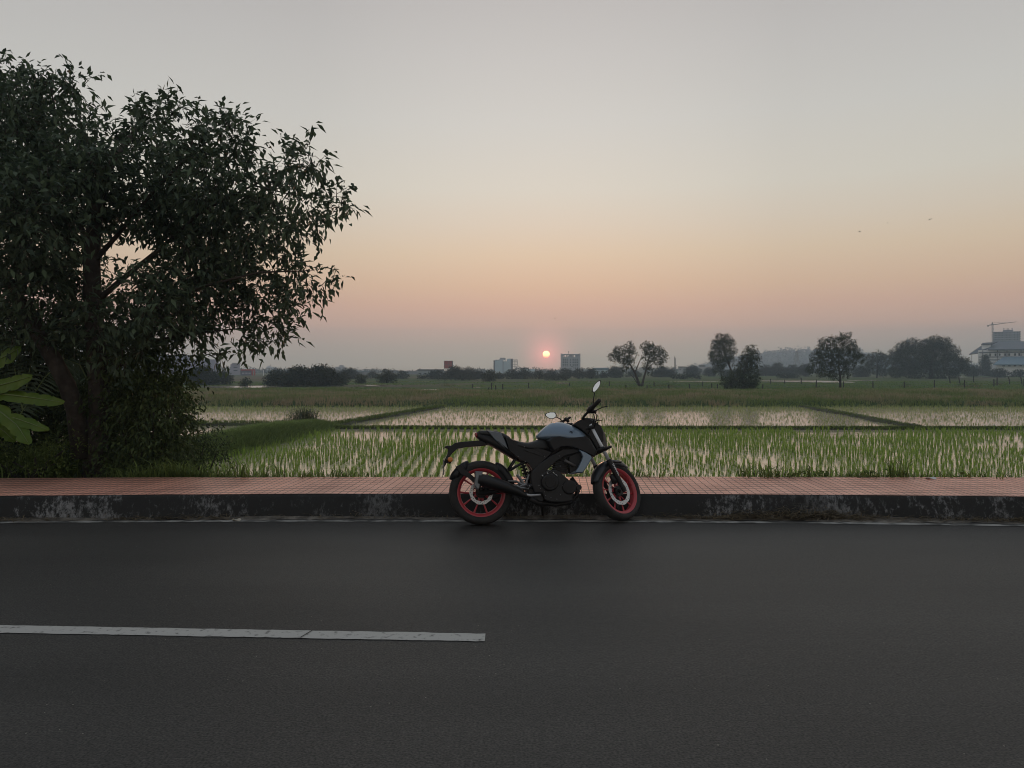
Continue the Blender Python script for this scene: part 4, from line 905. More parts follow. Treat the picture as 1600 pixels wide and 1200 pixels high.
# ------------------------------------------------------------------ foliage
def nz(v): return v / np.maximum(np.linalg.norm(v, axis=-1, keepdims=True), 1e-9)
def leaves(name, C, Dr, per, L, W, droop, mats, parent, reach=3.0, twig=None, scat=.5):
    """C (K,3) spray starts, Dr (K,3) spray directions; per leaves along each, hanging by droop"""
    K = len(C); n = K * per; t = np.tile(np.arange(per) / max(per - 1, 1), K); c = np.repeat(C, per, 0); d = np.repeat(Dr, per, 0)
    ln = reach * L
    p = c + d * (t * ln)[:, None]; p[:, 2] -= droop * .5 * ln * t ** 2
    p += rng.normal(0, L * scat * .5, (n, 3))
    r = nz(rng.normal(0, 1, (n, 3))); dd = nz(d * .7 + r * .95 + np.array([0, 0, -droop]))
    s_ = nz(np.cross(dd, rng.normal(0, 1, (n, 3)) * .5 + np.array([0, 0, 1.0])))
    l_ = L * (.65 + .6 * rng.random(n)); w_ = W * (.7 + .5 * rng.random(n))
    nr = np.cross(s_, dd)
    V = np.empty((n, 4, 3)); V[:, 0] = p; m_ = p + dd * (l_ * .42)[:, None] + nr * (w_ * .18)[:, None]
    V[:, 1] = m_ - s_ * (w_ * .5)[:, None]; V[:, 3] = m_ + s_ * (w_ * .5)[:, None]; V[:, 2] = p + dd * l_[:, None]; V[:, 2, 2] -= l_ * .12
    b = np.arange(n)[:, None] * 4; Fc = np.concatenate([b + [[0, 1, 2]], b + [[0, 2, 3]]])
    o = npmesh(name, V.reshape(-1, 3), Fc, mats, parent)
    if twig:
        e = C + Dr * ln * .9; e[:, 2] -= droop * .4 * ln; a = C - Dr * ln * .25; sd = nz(np.cross(Dr, [0, 0, 1.0])) * twig; up = np.cross(sd, Dr)
        V = np.stack([a - sd, a + sd, a + up, e], 1).reshape(-1, 3); b = np.arange(K)[:, None] * 4
        Fc = np.concatenate([b + [[0, 1, 3]], b + [[1, 2, 3]], b + [[2, 0, 3]]]); npmesh('twigs', V, Fc, BARK, parent)
    return o
def blob_sprays(blobs, cover, L, W, per, shell=.55, flat=1.0):
    """blobs: (centre, radius). Spray starts spread in each, more near its surface."""
    Cs, Ds = [], []
    for c, r in blobs:
        k = max(6, int(cover * math.pi * r * r / (L * W * .5 * per)))
        d = nz(rng.normal(0, 1, (k, 3))); rad = r * (shell + (1 - shell) * rng.random(k)) ** .8 * (.86 + .28 * rng.random(k))
        inner = rng.random(k) < .3; rad = np.where(inner, r * rng.random(k), rad)
        Cs.append(np.array(c) + d * rad[:, None] * np.array([1, 1, flat])); Ds.append(nz(d + rng.normal(0, .45, (k, 3)) + np.array([0, 0, .25])))
    return np.concatenate(Cs), np.concatenate(Ds)
def pblob(px, py, r, D): c = P(px, py, D); return (c, r * D / F)

# --- the dark tree on the left
D0 = 9.7
tree = empty('roadside_tree', tuple(P(150, 738, D0 - .2) * [1, 1, 0] + [0, 0, .1]))
tag(tree, 'big dark leafy tree at the left edge, its crown hanging over the footpath', 'tree')
def Pd(px, py, dd=0.0): return P(px, py, D0 + dd)
b = MB()
b.tube([Pd(150, 760), Pd(150, 700), Pd(156, 640), Pd(152, 560), Pd(145, 470), Pd(143, 400), Pd(150, 330), Pd(170, 260, .2), Pd(215, 200, .3)], (.17, .145, .13, .12, .11, .10, .085, .06, .03), 14)
b.tube([Pd(128, 715, -.1), Pd(118, 640, -.15), Pd(104, 600, -.25), Pd(80, 555, -.35), Pd(50, 505, -.4), Pd(20, 450, -.3), Pd(-30, 380, -.2), Pd(-60, 300, -.1)], (.12, .11, .10, .095, .085, .07, .05, .025), 12)
tk = b.build('trunk', BARK, tree, smooth=True)
limbs = [([(146, 480), (190, 440), (250, 390), (320, 330), (400, 290), (470, 265)], .07, .3), ([(150, 560), (190, 520), (240, 480), (310, 450), (400, 430), (480, 425)], .07, -.2), ([(152, 600), (200, 560), (250, 530), (320, 520), (400, 515)], .055, .1),
         ([(144, 420), (180, 370), (240, 300), (300, 240), (350, 200)], .06, -.3), ([(143, 400), (120, 330), (90, 250), (80, 170), (75, 110)], .06, .2), ([(400, 290), (450, 300), (500, 305), (540, 310)], .02, .3), ([(20, 450), (40, 380), (30, 300), (10, 200)], .05, .5), ([(320, 330), (370, 330), (430, 350), (480, 370)], .025, .0)]
for pts, r_, dd in limbs:
    b = MB(); n_ = len(pts); b.tube([Pd(x + random.uniform(-5, 5), y + random.uniform(-5, 5), dd * i / (n_ - 1)) for i, (x, y) in enumerate(pts)], [r_ * .6 * (1 - .85 * i / (n_ - 1)) for i in range(n_)], 8); b.build('limb', BARK, tree, smooth=True)
bl = [(30, 165, 52), (82, 135, 38), (115, 130, 30), (10, 215, 65), (130, 205, 40), (60, 240, 60), (170, 235, 50), (228, 190, 42), (262, 185, 34), (250, 235, 50), (295, 245, 45), (345, 215, 38), (372, 205, 28), (330, 290, 55), (385, 275, 42),
      (440, 262, 36), (478, 245, 30), (500, 255, 22), (430, 315, 42), (480, 310, 32), (520, 318, 26), (545, 312, 14), (455, 360, 38), (495, 345, 22), (395, 350, 50), (340, 370, 50), (300, 320, 60), (240, 310, 58), (180, 305, 55),
      (120, 300, 60), (50, 320, 65), (-10, 300, 70), (60, 390, 55), (0, 390, 60), (110, 365, 38), (280, 370, 40), (300, 425, 52), (365, 425, 52), (425, 415, 42), (470, 425, 34), (500, 445, 18), (455, 465, 32), (410, 475, 42), (350, 480, 48),
      (290, 480, 50), (235, 470, 42), (250, 520, 40), (200, 510, 40), (105, 460, 46), (50, 460, 60), (-10, 470, 60), (100, 510, 40), (20, 520, 42), (310, 520, 36), (370, 515, 30), (435, 505, 24), (340, 545, 22), (400, 530, 20), (445, 525, 12),
      (-90, 250, 110), (-90, 420, 100), (-200, 330, 110), (-80, 120, 70)]
blobs = []
for x, y, r_ in bl:
    dd = rng.uniform(-.7, .9); blobs.append(pblob(x + rng.normal(0, 4), y + rng.normal(0, 4), r_ * rng.uniform(.80, .96), D0 + dd))
for x, y, r_, dd in ((60, 230, 120, 2.0), (240, 300, 110, 1.8), (100, 380, 90, 2.0), (350, 350, 90, 1.6), (0, 150, 70, 1.6), (-60, 300, 120, -1.3), (60, 330, 90, -1.4), (300, 440, 70, 1.4), (-200, 250, 150, 1.5), (60, 440, 60, -.9), (150, 500, 50, -.9), (220, 430, 45, -.8), (110, 260, 60, -1.0), (250, 480, 60, -.8), (40, 520, 50, -.6), (190, 540, 45, -.6), (120, 470, 60, 1.2), (60, 500, 60, 1.3), (200, 500, 50, 1.2)): blobs.append(pblob(x, y, r_ * .78, D0 + dd))
C, Dr = blob_sprays(blobs, 2.9, .12, .05, 7)
q = pix(C)                                   # the two gaps through which the evening sky shows
gap = (((q[:, 0] - 190) / 44) ** 2 + ((q[:, 1] - 390) / 36) ** 2 < 1) | (((q[:, 0] - 165) / 24) ** 2 + ((q[:, 1] - 430) / 30) ** 2 < 1) | (((q[:, 0] - 350) / 28) ** 2 + ((q[:, 1] - 522) / 17) ** 2 < 1) | (((q[:, 0] - 75) / 40) ** 2 + ((q[:, 1] - 462) / 12) ** 2 < 1)
keep = ~gap | (rng.random(len(C)) < .14); C, Dr = C[keep], Dr[keep]
leaves('crown', C, Dr, 7, .122, .05, .5, LEAF, tree, reach=1.9, twig=.006)

# --- creeper-grown thicket round the trunk, shrubs behind
def shrub(name, label, cat, bl, D, L=.07, W=.035, cover=2.6, per=6, m=None, droop=.4, base=None, group=None, jit=.5, stem=True):
    bx, by = base or (bl[0][0], 740); loc = P(bx, by, D); loc = np.array((loc[0], loc[1], gz(loc[0], loc[1])))
    o = empty(name, tuple(loc)); tag(o, label, cat, group)
    bb = [pblob(x, y, r_, D + rng.uniform(-jit, jit)) for x, y, r_ in bl]
    C, Dr = blob_sprays(bb, cover, L, W, per); z0 = np.array([gz(a, c_) for a, c_ in C[:, :2]]); ok = C[:, 2] > z0 + .02
    leaves('foliage', C[ok], Dr[ok], per, L, W, droop, m or LEAFD, o)
    if stem:
        b = MB()
        for c, r_ in bb[:6]:
            b.tube([tuple(loc + np.array((rng.uniform(-.1, .1), 0, -.1))), tuple((loc + c) / 2 + np.array((rng.uniform(-.1, .1), 0, 0))), tuple(c)], (.03, .02, .008), 5)
        b.build('stem', BARK, o, smooth=True)
    return o
shrub('creeper_thicket', 'dark creeper thicket hanging down right of the tree trunk', 'shrub', [(215, 600, 48), (250, 570, 40), (180, 640, 45), (240, 640, 50), (275, 615, 26), (285, 650, 22), (215, 690, 46), (265, 690, 34), (170, 700, 40), (150, 650, 30), (255, 720, 30), (200, 560, 40), (290, 590, 18), (130, 712, 26), (160, 728, 20), (200, 722, 26), (235, 735, 16), (140, 680, 24), (180, 738, 12)], 9.7, L=.075, W=.032, droop=.9, base=(215, 742))
shrub('creeper_thicket', 'low dark shrubs right of the thicket, where the rice begins', 'shrub', [(300, 705, 24), (320, 690, 20), (270, 715, 26), (340, 705, 16)], 13.5, L=.09, W=.03, base=(300, 730))
shrub('undergrowth_shrub', 'black shade filled undergrowth behind the slanting stem at the left edge', 'shrub', [(40, 590, 60), (90, 570, 50), (20, 640, 60), (80, 640, 55), (120, 620, 45), (0, 560, 60), (60, 690, 50), (110, 690, 45), (10, 700, 50), (120, 540, 45), (170, 560, 45), (-40, 620, 70), (-110, 640, 90), (-110, 560, 80)], 11.6, L=.09, W=.04, cover=3.2, base=(60, 742))
shrub('undergrowth_shrub', 'tangled olive undergrowth at the footpath edge under the banana leaves', 'shrub', [(20, 722, 22), (55, 715, 20), (85, 725, 18), (-20, 715, 26), (105, 700, 18), (70, 738, 10), (35, 740, 10)], 9.6, L=.05, W=.018, cover=1.4, base=(50, 742), m=GRASS, droop=.1)
shrub('undergrowth_shrub', 'dark bushes between the tree trunk and the grassy mound', 'shrub', [(180, 680, 45), (225, 690, 40), (140, 660, 50), (200, 640, 50), (260, 670, 34), (160, 600, 50), (230, 600, 45)], 12.6, L=.1, W=.045, cover=3.0, base=(190, 735))
# banana plant at the left edge
ban = empty('banana_plant', tuple(P(-40, 720, 9.0) * [1, 1, 0] + [0, 0, .1])); tag(ban, 'banana plant with broad bright green leaves reaching in at the left edge', 'plant')
BAN = mat('banana_leaf', (.10, .185, .02), .55, col2=(.16, .235, .035), scale=3, transl=.35, spec=.4); MID = mat('banana_midrib', (.16, .22, .07), .5)
b = MB(); b.tube([P(-45, 745, 9.0), P(-42, 680, 9.0), P(-40, 610, 9.0), P(-38, 560, 9.0)], (.13, .12, .10, .06), 12); b.build('stem', mat('banana_stem', (.06, .08, .03), .6), ban, smooth=True)
def ban_leaf(pts, wpx, D=8.95, dd=0.0, sag=.05):
    """midrib through the pixels, blade either side, folded a little and torn here and there"""
    P_ = [P(x, y, D + dd * i / (len(pts) - 1)) for i, (x, y) in enumerate(pts)]; n = 28; V, Fc = [], []; Q = []
    for i in range(n + 1):
        t = i / n * (len(P_) - 1); a = min(int(t), len(P_) - 2); f = t - a; Q.append(P_[a] * (1 - f) + P_[a + 1] * f)
    Q = np.array(Q)
    for i in range(n + 1):
        t = i / n; tg = nz(Q[min(i+1, n)] - Q[max(i-1, 0)]); sd = nz(np.cross(tg, np.array([.15, -1, .55]))); w_ = wpx * D / F * (min(1, (t + .02) * 5) ** .6) * (1 - max(0, (t - .72) / .28) ** 2.2 * .82)
        notch = .80 if i in (7, 13, 18, 22) else 1
        up = np.cross(sd, tg); 
        for s_ in (-1, -.5, 0, .5, 1): V.append(Q[i] + sd * w_ * s_ * (notch if abs(s_) == 1 else 1) + np.array([0, 0, -1]) * sag * w_ * 6 * abs(s_) ** 1.5 * .5 + np.array([0, -.02, 0]) * abs(s_) * math.sin(i * 1.1))
    for i in range(n):
        for k in range(4): Fc.append((5*i+k, 5*i+k+1, 5*i+k+6, 5*i+k+5))
    o = npmesh('leaf', V, Fc, BAN, ban, smooth=True)
    b = MB(); b.tube([tuple(q + np.array([0, -.006, .002])) for q in Q[::3]], [.012 * (1 - .8 * i / 9) for i in range(len(Q[::3]))], 6); off = parent_loc(ban)
    r = b.build('midrib', MID, o, smooth=True, T=lambda p: p - off)
ban_leaf([(-60, 590), (-20, 570), (10, 556), (32, 543)], 14)
ban_leaf([(-70, 620), (-20, 607), (20, 597), (50, 588)], 13, dd=-.1)
ban_leaf([(-30, 612), (25, 618), (62, 623), (100, 629)], 10, dd=-.2)
ban_leaf([(-40, 640), (0, 646), (38, 658), (76, 672)], 9, dd=-.25)
ban_leaf([(-40, 630), (0, 642), (28, 665), (46, 694)], 12, dd=-.3)
ban_leaf([(-60, 650), (-20, 660), (5, 672), (24, 690)], 9, dd=.1)
# palm fronds in the shade
PALM = mat('palm_leaf', (.035, .07, .03), .5, col2=(.07, .12, .06), island=True, transl=.2)
palm = empty('young_palm', tuple(P(40, 735, 10.8) * [1, 1, 0] + [0, 0, .0])); tag(palm, 'young palm with thin feathery fronds in the shade behind the slanting stem', 'palm')
def frond(pts, ln, D=10.7):
    Q = [P(x, y, D) for x, y in pts]; n = 46; V, Fc = [], []
    for i in range(n):
        t = i / n * (len(Q) - 1); a = min(int(t), len(Q) - 2); f = t - a; q = Q[a] * (1 - f) + Q[a+1] * f; tg = nz(Q[a+1] - Q[a])
        for s_ in (-1, 1):
            sd = nz(np.cross(tg, [0, -1, 0])) * s_; L_ = ln * (1 - .7 * abs(i / n - .4)) ; tip = q + sd * L_ * .6 + tg * L_ * .55 + np.array([0, rng.uniform(-.05, .05), -L_ * .55]); k = len(V)
            V += [q + tg * .008, q - tg * .008, (q + tip) / 2 + np.array([0, 0, .03]), tip]; Fc += [(k, k + 1, k + 2), (k + 1, k + 3, k + 2)]
    o = npmesh('frond', V, Fc, PALM, palm)
    b = MB(); b.tube(Q, .008, 5); off = parent_loc(palm); b.build('rib', MID, o, T=lambda p: p - off)
frond([(35, 640), (50, 560), (75, 510), (110, 500), (130, 530)], .45); frond([(35, 640), (20, 560), (10, 520), (-20, 520)], .4); frond([(30, 650), (70, 590), (100, 560), (125, 570), (140, 600)], .4); frond([(150, 560), (190, 520), (225, 520), (250, 540)], .35, 11.2); frond([(40, 420), (60, 410), (90, 425)], .3)

# --- scrubby bush on the bund, weeds by the footpath
def weeds(name, label, px, D, hgt, n, spread, cat='weed', group=None, broad=True, z=None, m=None):
    c = P(px, 744, D); zz = gz(c[0], c[1]) if z is None else z; o = empty(name, (c[0], c[1], zz)); tag(o, label, cat, group)
    k = n; p_ = np.column_stack([c[0] + rng.normal(0, spread, k), c[1] + rng.normal(0, spread * .5, k), np.full(k, zz - .01)])
    blades('blades', p_, 4, hgt, .012, .03, m or GRASS, lean=.9, parent=o)
    if broad:
        C = p_[:max(3, k // 3)].copy(); C[:, 2] += hgt * .2 + rng.random(len(C)) * hgt * .35; leaves('leaves', C, nz(rng.normal(0, 1, (len(C), 3)) * [1, 1, .4] + [0, 0, .4]), 5, .075, .05, .2, GRASS if m is None else m, o, reach=.9)
    return o
WG = 'weeds along the far edge of the footpath'
for i, (px, h_, n_, s_, lab, br) in enumerate([
    (1035, .22, 10, .10, 'spiky grass tuft at the footpath edge just right of the front wheel', False), (1080, .12, 8, .10, 'small weed at the footpath edge between two spiky tufts', True),
    (1190, .26, 22, .18, 'tall spiky weed at the footpath edge, left end of the weed patch', False), (1222, .20, 30, .16, 'leafy weed spilling onto the tiles in the middle of the weed patch', True), (1246, .13, 12, .08, 'small leafy weed at the right end of the spilling patch', True),
    (1272, .26, 14, .07, 'upright leafy weed standing right of the patch at the footpath edge', True), (1335, .15, 22, .16, 'low leafy weed beyond the upright one at the footpath edge', True), (1395, .30, 16, .10, 'tallest leafy weed at the footpath edge before the white litter', True),
    (1365, .18, 14, .12, 'broad low weed left of the tallest leafy weed', True), (1450, .14, 18, .18, 'thin low grass by the white litter on the footpath', False), (1520, .18, 20, .16, 'leafy low weed near the right edge of the picture', True), (1575, .16, 16, .16, 'grassy weed at the far right of the footpath edge', False),
    (1140, .10, 9, .12, 'sparse short weed at the footpath edge left of the weed patch', False), (565, .16, 10, .12, 'curling weed at the footpath edge left of the motorcycle', False), (548, .12, 8, .06, 'tiny leafy weed beside the curling one', True), (665, .10, 8, .10, 'short weed just left of the rear wheel', True), (400, .32, 8, .12, 'long bent grass stems at the footpath edge among the first rice', False), (360, .30, 14, .18, 'grass tuft where the rice meets the shrubs', False), (470, .16, 8, .1, 'short grass sprig between the long stems and the curling weed', False)]):
    c = P(px, 745, 8.66); D_ = k_out(c[0]) + .05 + .03 * (i % 3); weeds('weed', lab, px, D_, h_ * 1.2, max(4, int(n_ * .55)), s_, group=WG, broad=br, z=.13)
bs = empty('scrub_bush', (0, 0, 0)); bc = G(474, 668, ZF); bs.location = tuple(bc); tag(bs, 'dark wiry scrub bush standing on the end of the grassy mound', 'bush')
k = 170; dx_ = rng.normal(0, .62, k); C = np.column_stack([bc[0] + dx_, bc[1] + rng.normal(0, .3, k), np.full(k, ZF + .1)]); blades('stems', C, 5, .20 + .65 * np.exp(-(dx_ / .6) ** 2), .012, .06, mat('scrub', (.045, .055, .03), .9, col2=(.12, .14, .07), island=True), lean=1.0, parent=bs, hvar=.6)
bl_ = [(np.array((bc[0] + a, bc[1], ZF + .45)), .28) for a in (-.3, .1, .4)]; C, Dr = blob_sprays(bl_, 1.0, .08, .03, 5); leaves('foliage', C, Dr, 5, .08, .03, .2, LEAFD, bs)

# ------------------------------------------------------------------ trees of the far field
def far_tree(name, label, bl, base, L=None, trunks=None, cover=2.4, m=None, group=None, W=None, depth=1.0, per=4, shell=.45):
    """blobs in pixels at the depth where the base row meets the ground"""
    bx, by = base; g = G(bx, by, ZF + .15) if by > 583 else P(bx, by, 420) ; D = g[1]; gzv = gz(g[0], g[1])
    o = empty(name, (g[0], g[1], gzv)); tag(o, label, 'tree', group); px = D / F
    L = L or max(.16, 2.6 * px); W = W or L * .55
    bb = [(P(x, y, D + rng.uniform(-1, 1) * r_ * px * .6 * depth), r_ * px * .95) for x, y, r_ in bl]
    C, Dr = blob_sprays(bb, cover, L, W, per, shell); C[:, 2] = np.maximum(C[:, 2], gzv + .05)
    leaves('crown', C, Dr, per, L, W, .25, m or LEAFF, o, reach=1.2)
    b = MB()
    if trunks:
        for pts, w0 in trunks: b.tube([tuple(P(x, y, D)) for x, y in pts], [w0 * px * (1 - .75 * i / (len(pts) - 1)) for i in range(len(pts))], 8)
    else:
        top = min(bl, key=lambda q_: q_[1]); b.tube([(g[0], g[1], gzv - .2), tuple(P((bx + top[0]) / 2, (by + top[1]) / 2, D)), tuple(P(top[0], top[1], D))], (1.3 * px, .9 * px, .3 * px), 7)
    b.build('trunk', BARK, o, smooth=True)
    return o
far_tree('field_tree', 'twin crowned tree on a forked trunk in the green field right of the sun', [(958, 556, 8), (968, 550, 10), (983, 543, 9), (974, 559, 9), (987, 554, 8), (982, 567, 9), (976, 576, 4), (965, 565, 4), (1009, 541, 8), (1018, 546, 10), (1030, 548, 8), (1036, 556, 7), (1026, 561, 9), (1013, 557, 9), (1034, 567, 6), (1010, 570, 6), (1016, 578, 5)], (1001, 603), L=.24, m=LEAFM,
         trunks=[([(1000, 604), (997, 596), (992, 582), (985, 570), (978, 556)], 2.6), ([(1003, 604), (1005, 594), (1009, 580), (1012, 566), (1018, 550)], 2.2), ([(992, 582), (998, 568), (1003, 556)], 1.1), ([(998, 603), (990, 590), (984, 584)], .8), ([(1010, 578), (1022, 566), (1030, 556)], 1)], cover=3.4)
far_tree('field_tree', 'tall narrow crowned tree leaning left over the bushy tree', [(1126, 530, 9), (1137, 530, 8), (1119, 538, 8), (1130, 541, 12), (1143, 536, 6), (1118, 549, 9), (1133, 553, 12), (1146, 549, 6), (1117, 562, 9), (1128, 566, 10), (1142, 562, 7), (1122, 577, 9), (1112, 555, 5)], (1148, 600), L=.22, m=LEAFM,
         trunks=[([(1150, 602), (1145, 585), (1139, 570), (1132, 552), (1128, 535)], 2.2)], cover=3.8)
far_tree('field_tree', 'bushy dark tree with a pointed top beside the tall narrow one', [(1173, 546, 7), (1168, 553, 8), (1180, 555, 6), (1165, 564, 11), (1178, 567, 9), (1160, 578, 12), (1176, 580, 10), (1150, 590, 14), (1168, 594, 14), (1136, 596, 10), (1158, 603, 13), (1180, 592, 7), (1140, 603, 8), (1172, 605, 9)], (1160, 609), L=.24, m=LEAFM, trunks=[([(1160, 609), (1162, 585), (1168, 560)], 3)], cover=4)
far_tree('field_tree', 'airy round tree on a thin trunk in front of the distant pond', [(1288, 536, 8), (1300, 532, 7), (1316, 530, 9), (1326, 524, 4), (1330, 540, 9), (1284, 548, 9), (1300, 548, 11), (1316, 548, 11), (1334, 553, 10), (1343, 560, 7), (1275, 560, 9), (1292, 564, 12), (1310, 566, 12), (1328, 570, 10), (1268, 575, 8), (1284, 580, 9), (1302, 584, 9), (1322, 583, 7)], (1313, 606), L=.22, m=LEAFM,
         trunks=[([(1313, 607), (1313, 590), (1310, 570), (1312, 548), (1322, 528)], 2.0), ([(1312, 596), (1302, 586), (1290, 570)], 1), ([(1312, 585), (1322, 570), (1332, 555)], 1)], cover=4.4)
far_tree('field_tree', 'broad dense dark tree mass, the largest on the right', [(1400, 556, 13), (1412, 545, 12), (1428, 541, 13), (1410, 570, 18), (1435, 560, 20), (1450, 540, 12), (1462, 534, 10), (1474, 538, 12), (1460, 556, 22), (1485, 552, 14), (1490, 570, 16), (1505, 566, 9), (1430, 580, 16), (1465, 580, 18), (1400, 582, 10), (1508, 576, 7), (1490, 584, 9)], (1455, 591), L=.36, m=LEAFM, cover=5, trunks=[([(1455, 592), (1455, 570), (1460, 545)], 4)])
far_tree('field_tree', 'middle sized hazy tree just left of the largest dark tree mass', [(1360, 562, 9), (1372, 556, 9), (1382, 562, 9), (1366, 574, 12), (1382, 578, 11), (1352, 572, 8)], (1370, 590), L=.4, m=LEAFM, cover=4)
FT = 'hazy trees of the far tree line'
for (x, wd, yt, yb, lab) in [
    (315, 56, 571, 601, 'dark tree below the leaf tips of the roadside tree, by the far left water'), (346, 34, 579, 600, 'small dark tree beside the grey tower block at the left'), (384, 18, 591, 603, 'small round bush in front of the red framed block'),
    (434, 40, 577, 602, 'left shoulder of the dense tree clump by the pond'), (466, 50, 571, 603, 'rounded left tree of the dense clump by the pond'), (503, 58, 569.5, 603, 'tallest and widest tree of the dense clump by the pond'), (533, 26, 580, 601, 'low right end tree of the dense clump by the pond'),
    (546, 30, 573, 592, 'hazy tree behind the right end of the dense clump'), (564, 15, 584, 599, 'small round tree in front of the long grey shed'), (582, 20, 580, 590, 'low hazy tree between the long shed and the dark round tree'), (605, 28, 577, 598, 'dark round tree alone on the left half of the plain'), (628, 24, 579, 591, 'low hazy tree just right of the lone dark round tree'),
    (660, 20, 584, 592, 'low tree in front of the factory below the red hoarding'), (682, 34, 577, 592, 'tree before the factory, left below the red hoarding'), (711, 34, 571, 592, 'domed tree right below the red hoarding'), (732, 30, 573.5, 592, 'flat topped tree second to the right of the red hoarding'), (748, 22, 578, 592, 'lower tree ending the group right of the red hoarding'),
    (765, 22, 577, 596, 'dark tree on a visible trunk left of the white block'), (780, 15, 581, 592, 'small dark tree in front of the white block'), (800, 28, 576, 592, 'tree hiding the foot of the white block'), (820, 24, 575, 592, 'tree right of the white block with open floors'),
    (842, 24, 578, 592, 'tree under the sun, left of the sun line'), (862, 22, 577, 591, 'tree between the sun and the grey tower'), (884, 26, 575, 591, 'tree hiding the left foot of the grey tower'), (904, 22, 574.5, 591, 'tree hiding the right foot of the grey tower'), (924, 22, 574.5, 591, 'tree just right of the grey tower'), (943, 18, 580, 590, 'low tree in front of the blue roofed shed'),
    (962, 26, 571, 590, 'dark hazy tree behind the left crown of the twin tree'), (990, 26, 577, 589, 'hazy tree seen under the twin crowned tree'), (1034, 34, 572, 589, 'hazy tree behind the right crown of the twin tree'), (1049, 16, 574, 588, 'hazy tree at the foot of the chimney'), (1082, 28, 570, 588, 'rounded hazy tree in the middle of the terrace roofs'), (1108, 20, 573, 588, 'hazy tree at the right end of the terrace roofs'),
    (1196, 26, 569, 587, 'hazy tree right of the pointed bushy tree, under the hill'), (1215, 28, 565.5, 587, 'tallest hazy tree under the left of the hill'), (1238, 26, 568, 587, 'hazy tree below the lattice pylon'), (1258, 24, 567, 588, 'hazy tree just left of the airy tree'), (1345, 26, 571, 589, 'low hazy tree just right of the airy tree'),
    (1540, 16, 553, 587.5, 'small dark tree against the white wall of the stepped hall'), (1520, 28, 569, 588, 'hedge like tree at the left end of the stepped hall'), (1560, 34, 574, 589, 'low hedge tree below the blue roof of the hall'), (1594, 34, 576, 589, 'low hedge tree at the right edge below the hall'),
    (870, 40, 585, 594, 'low scrub in front of the trees below the sun'), (1070, 60, 583, 592, 'low scrub in front of the terrace roofs'), (1230, 50, 583, 591, 'low scrub left of the distant pond'), (1140, 34, 576, 589, 'hazy tree seen behind the tall narrow tree'), (600, 90, 587, 592, 'low scrub line behind the lone round tree'), (720, 90, 588, 594, 'low scrub line below the red hoarding trees')]:
    bls = []; hgt = yb - yt; n_ = max(4, int(wd / 6))
    for i in range(n_):
        t = (i + .5) / n_ * 2 - 1; top = yt + hgt * .55 * abs(t) ** 2.2 + rng.uniform(-.4, 1.4); rr = min(hgt * .36, wd * .24) * rng.uniform(.8, 1.1)
        yy = top + rr
        while yy < yb - rr * .3: bls.append((x + t * wd * .42, yy, rr)); yy += rr * 1.2
    dark = lab.startswith(('dark round', 'small round', 'dark tree on'))
    far_tree('distant_tree', lab, bls, (x, yb), m=LEAFM if dark else LEAFF, group=FT, cover=4.2, L=max(.25, 1.3 * (2.45 * F / max(yb - 577, 6.5)) / F))
# continuous hedge of far woodland, one mass
k = 8000; x = rng.uniform(-650, 650, k); y = 560 + rng.normal(0, 25, k); ok = np.abs(x) < y * .9; x, y = x[ok], y[ok]
zz = ZF + rng.random(len(x)) ** 1.4 * (2.6 + 1.2 * np.sin(x * .021) + .9 * np.sin(x * .06 + 2) + .7 * np.sin(x * .17)) * (1 - .0 * x)
C = np.column_stack([x, y, np.maximum(zz, ZF)])
wd_ = leaves('far_woodland', C, nz(rng.normal(0, 1, (len(C), 3))), 7, 1.0, .8, .1, LEAFF, None, reach=.8, scat=.9)
tag(wd_, 'low hazy woodland closing the plain behind the separate trees', 'woodland', kind='stuff')

# ------------------------------------------------------------------ litter
LITL = mat('pale_dead_leaf', (.42, .40, .34), .7); LITW = mat('white_litter', (.6, .62, .64), .6)
def scrap(name, label, px, py, z, s_, m, cat='litter'):
    c = G(px, py, z); b = MB(); r1 = rng.uniform(.8, 1.2, 8)
    V_ = [(c[0] + s_ * math.cos(t) * (1 if abs(math.cos(t)) > .5 else .8) * r1[i], c[1] + s_ * .5 * math.sin(t) * r1[i], z + .012 + .012 * math.sin(t * 2)) for i, t in enumerate(np.linspace(0, 2 * math.pi, 9)[:-1])]
    b.add(V_ + [(p_[0], p_[1], p_[2] - .004) for p_ in V_], [tuple(range(8)), tuple(range(15, 7, -1))] + [(i, (i+1) % 8, 8 + (i+1) % 8, 8 + i) for i in range(8)]); tag(b.build(name, m), label, cat)
scrap('dead_leaf', 'pale dead leaf lying in the gutter left of the motorcycle', 370, 813.5, .006, .045, LITL, 'leaf')
scrap('dead_leaf', 'small pale leaf in the gutter further left, near the tree shade', 252, 808, .01, .03, LITL, 'leaf')
scrap('paper_scrap', 'white scrap of litter on the far edge of the footpath', 1454, 748.5, KZ, .06, LITW)
scrap('paper_scrap', 'tiny white fleck in the straw at the foot of the kerb', 1207, 808.5, .02, .014, LITW)
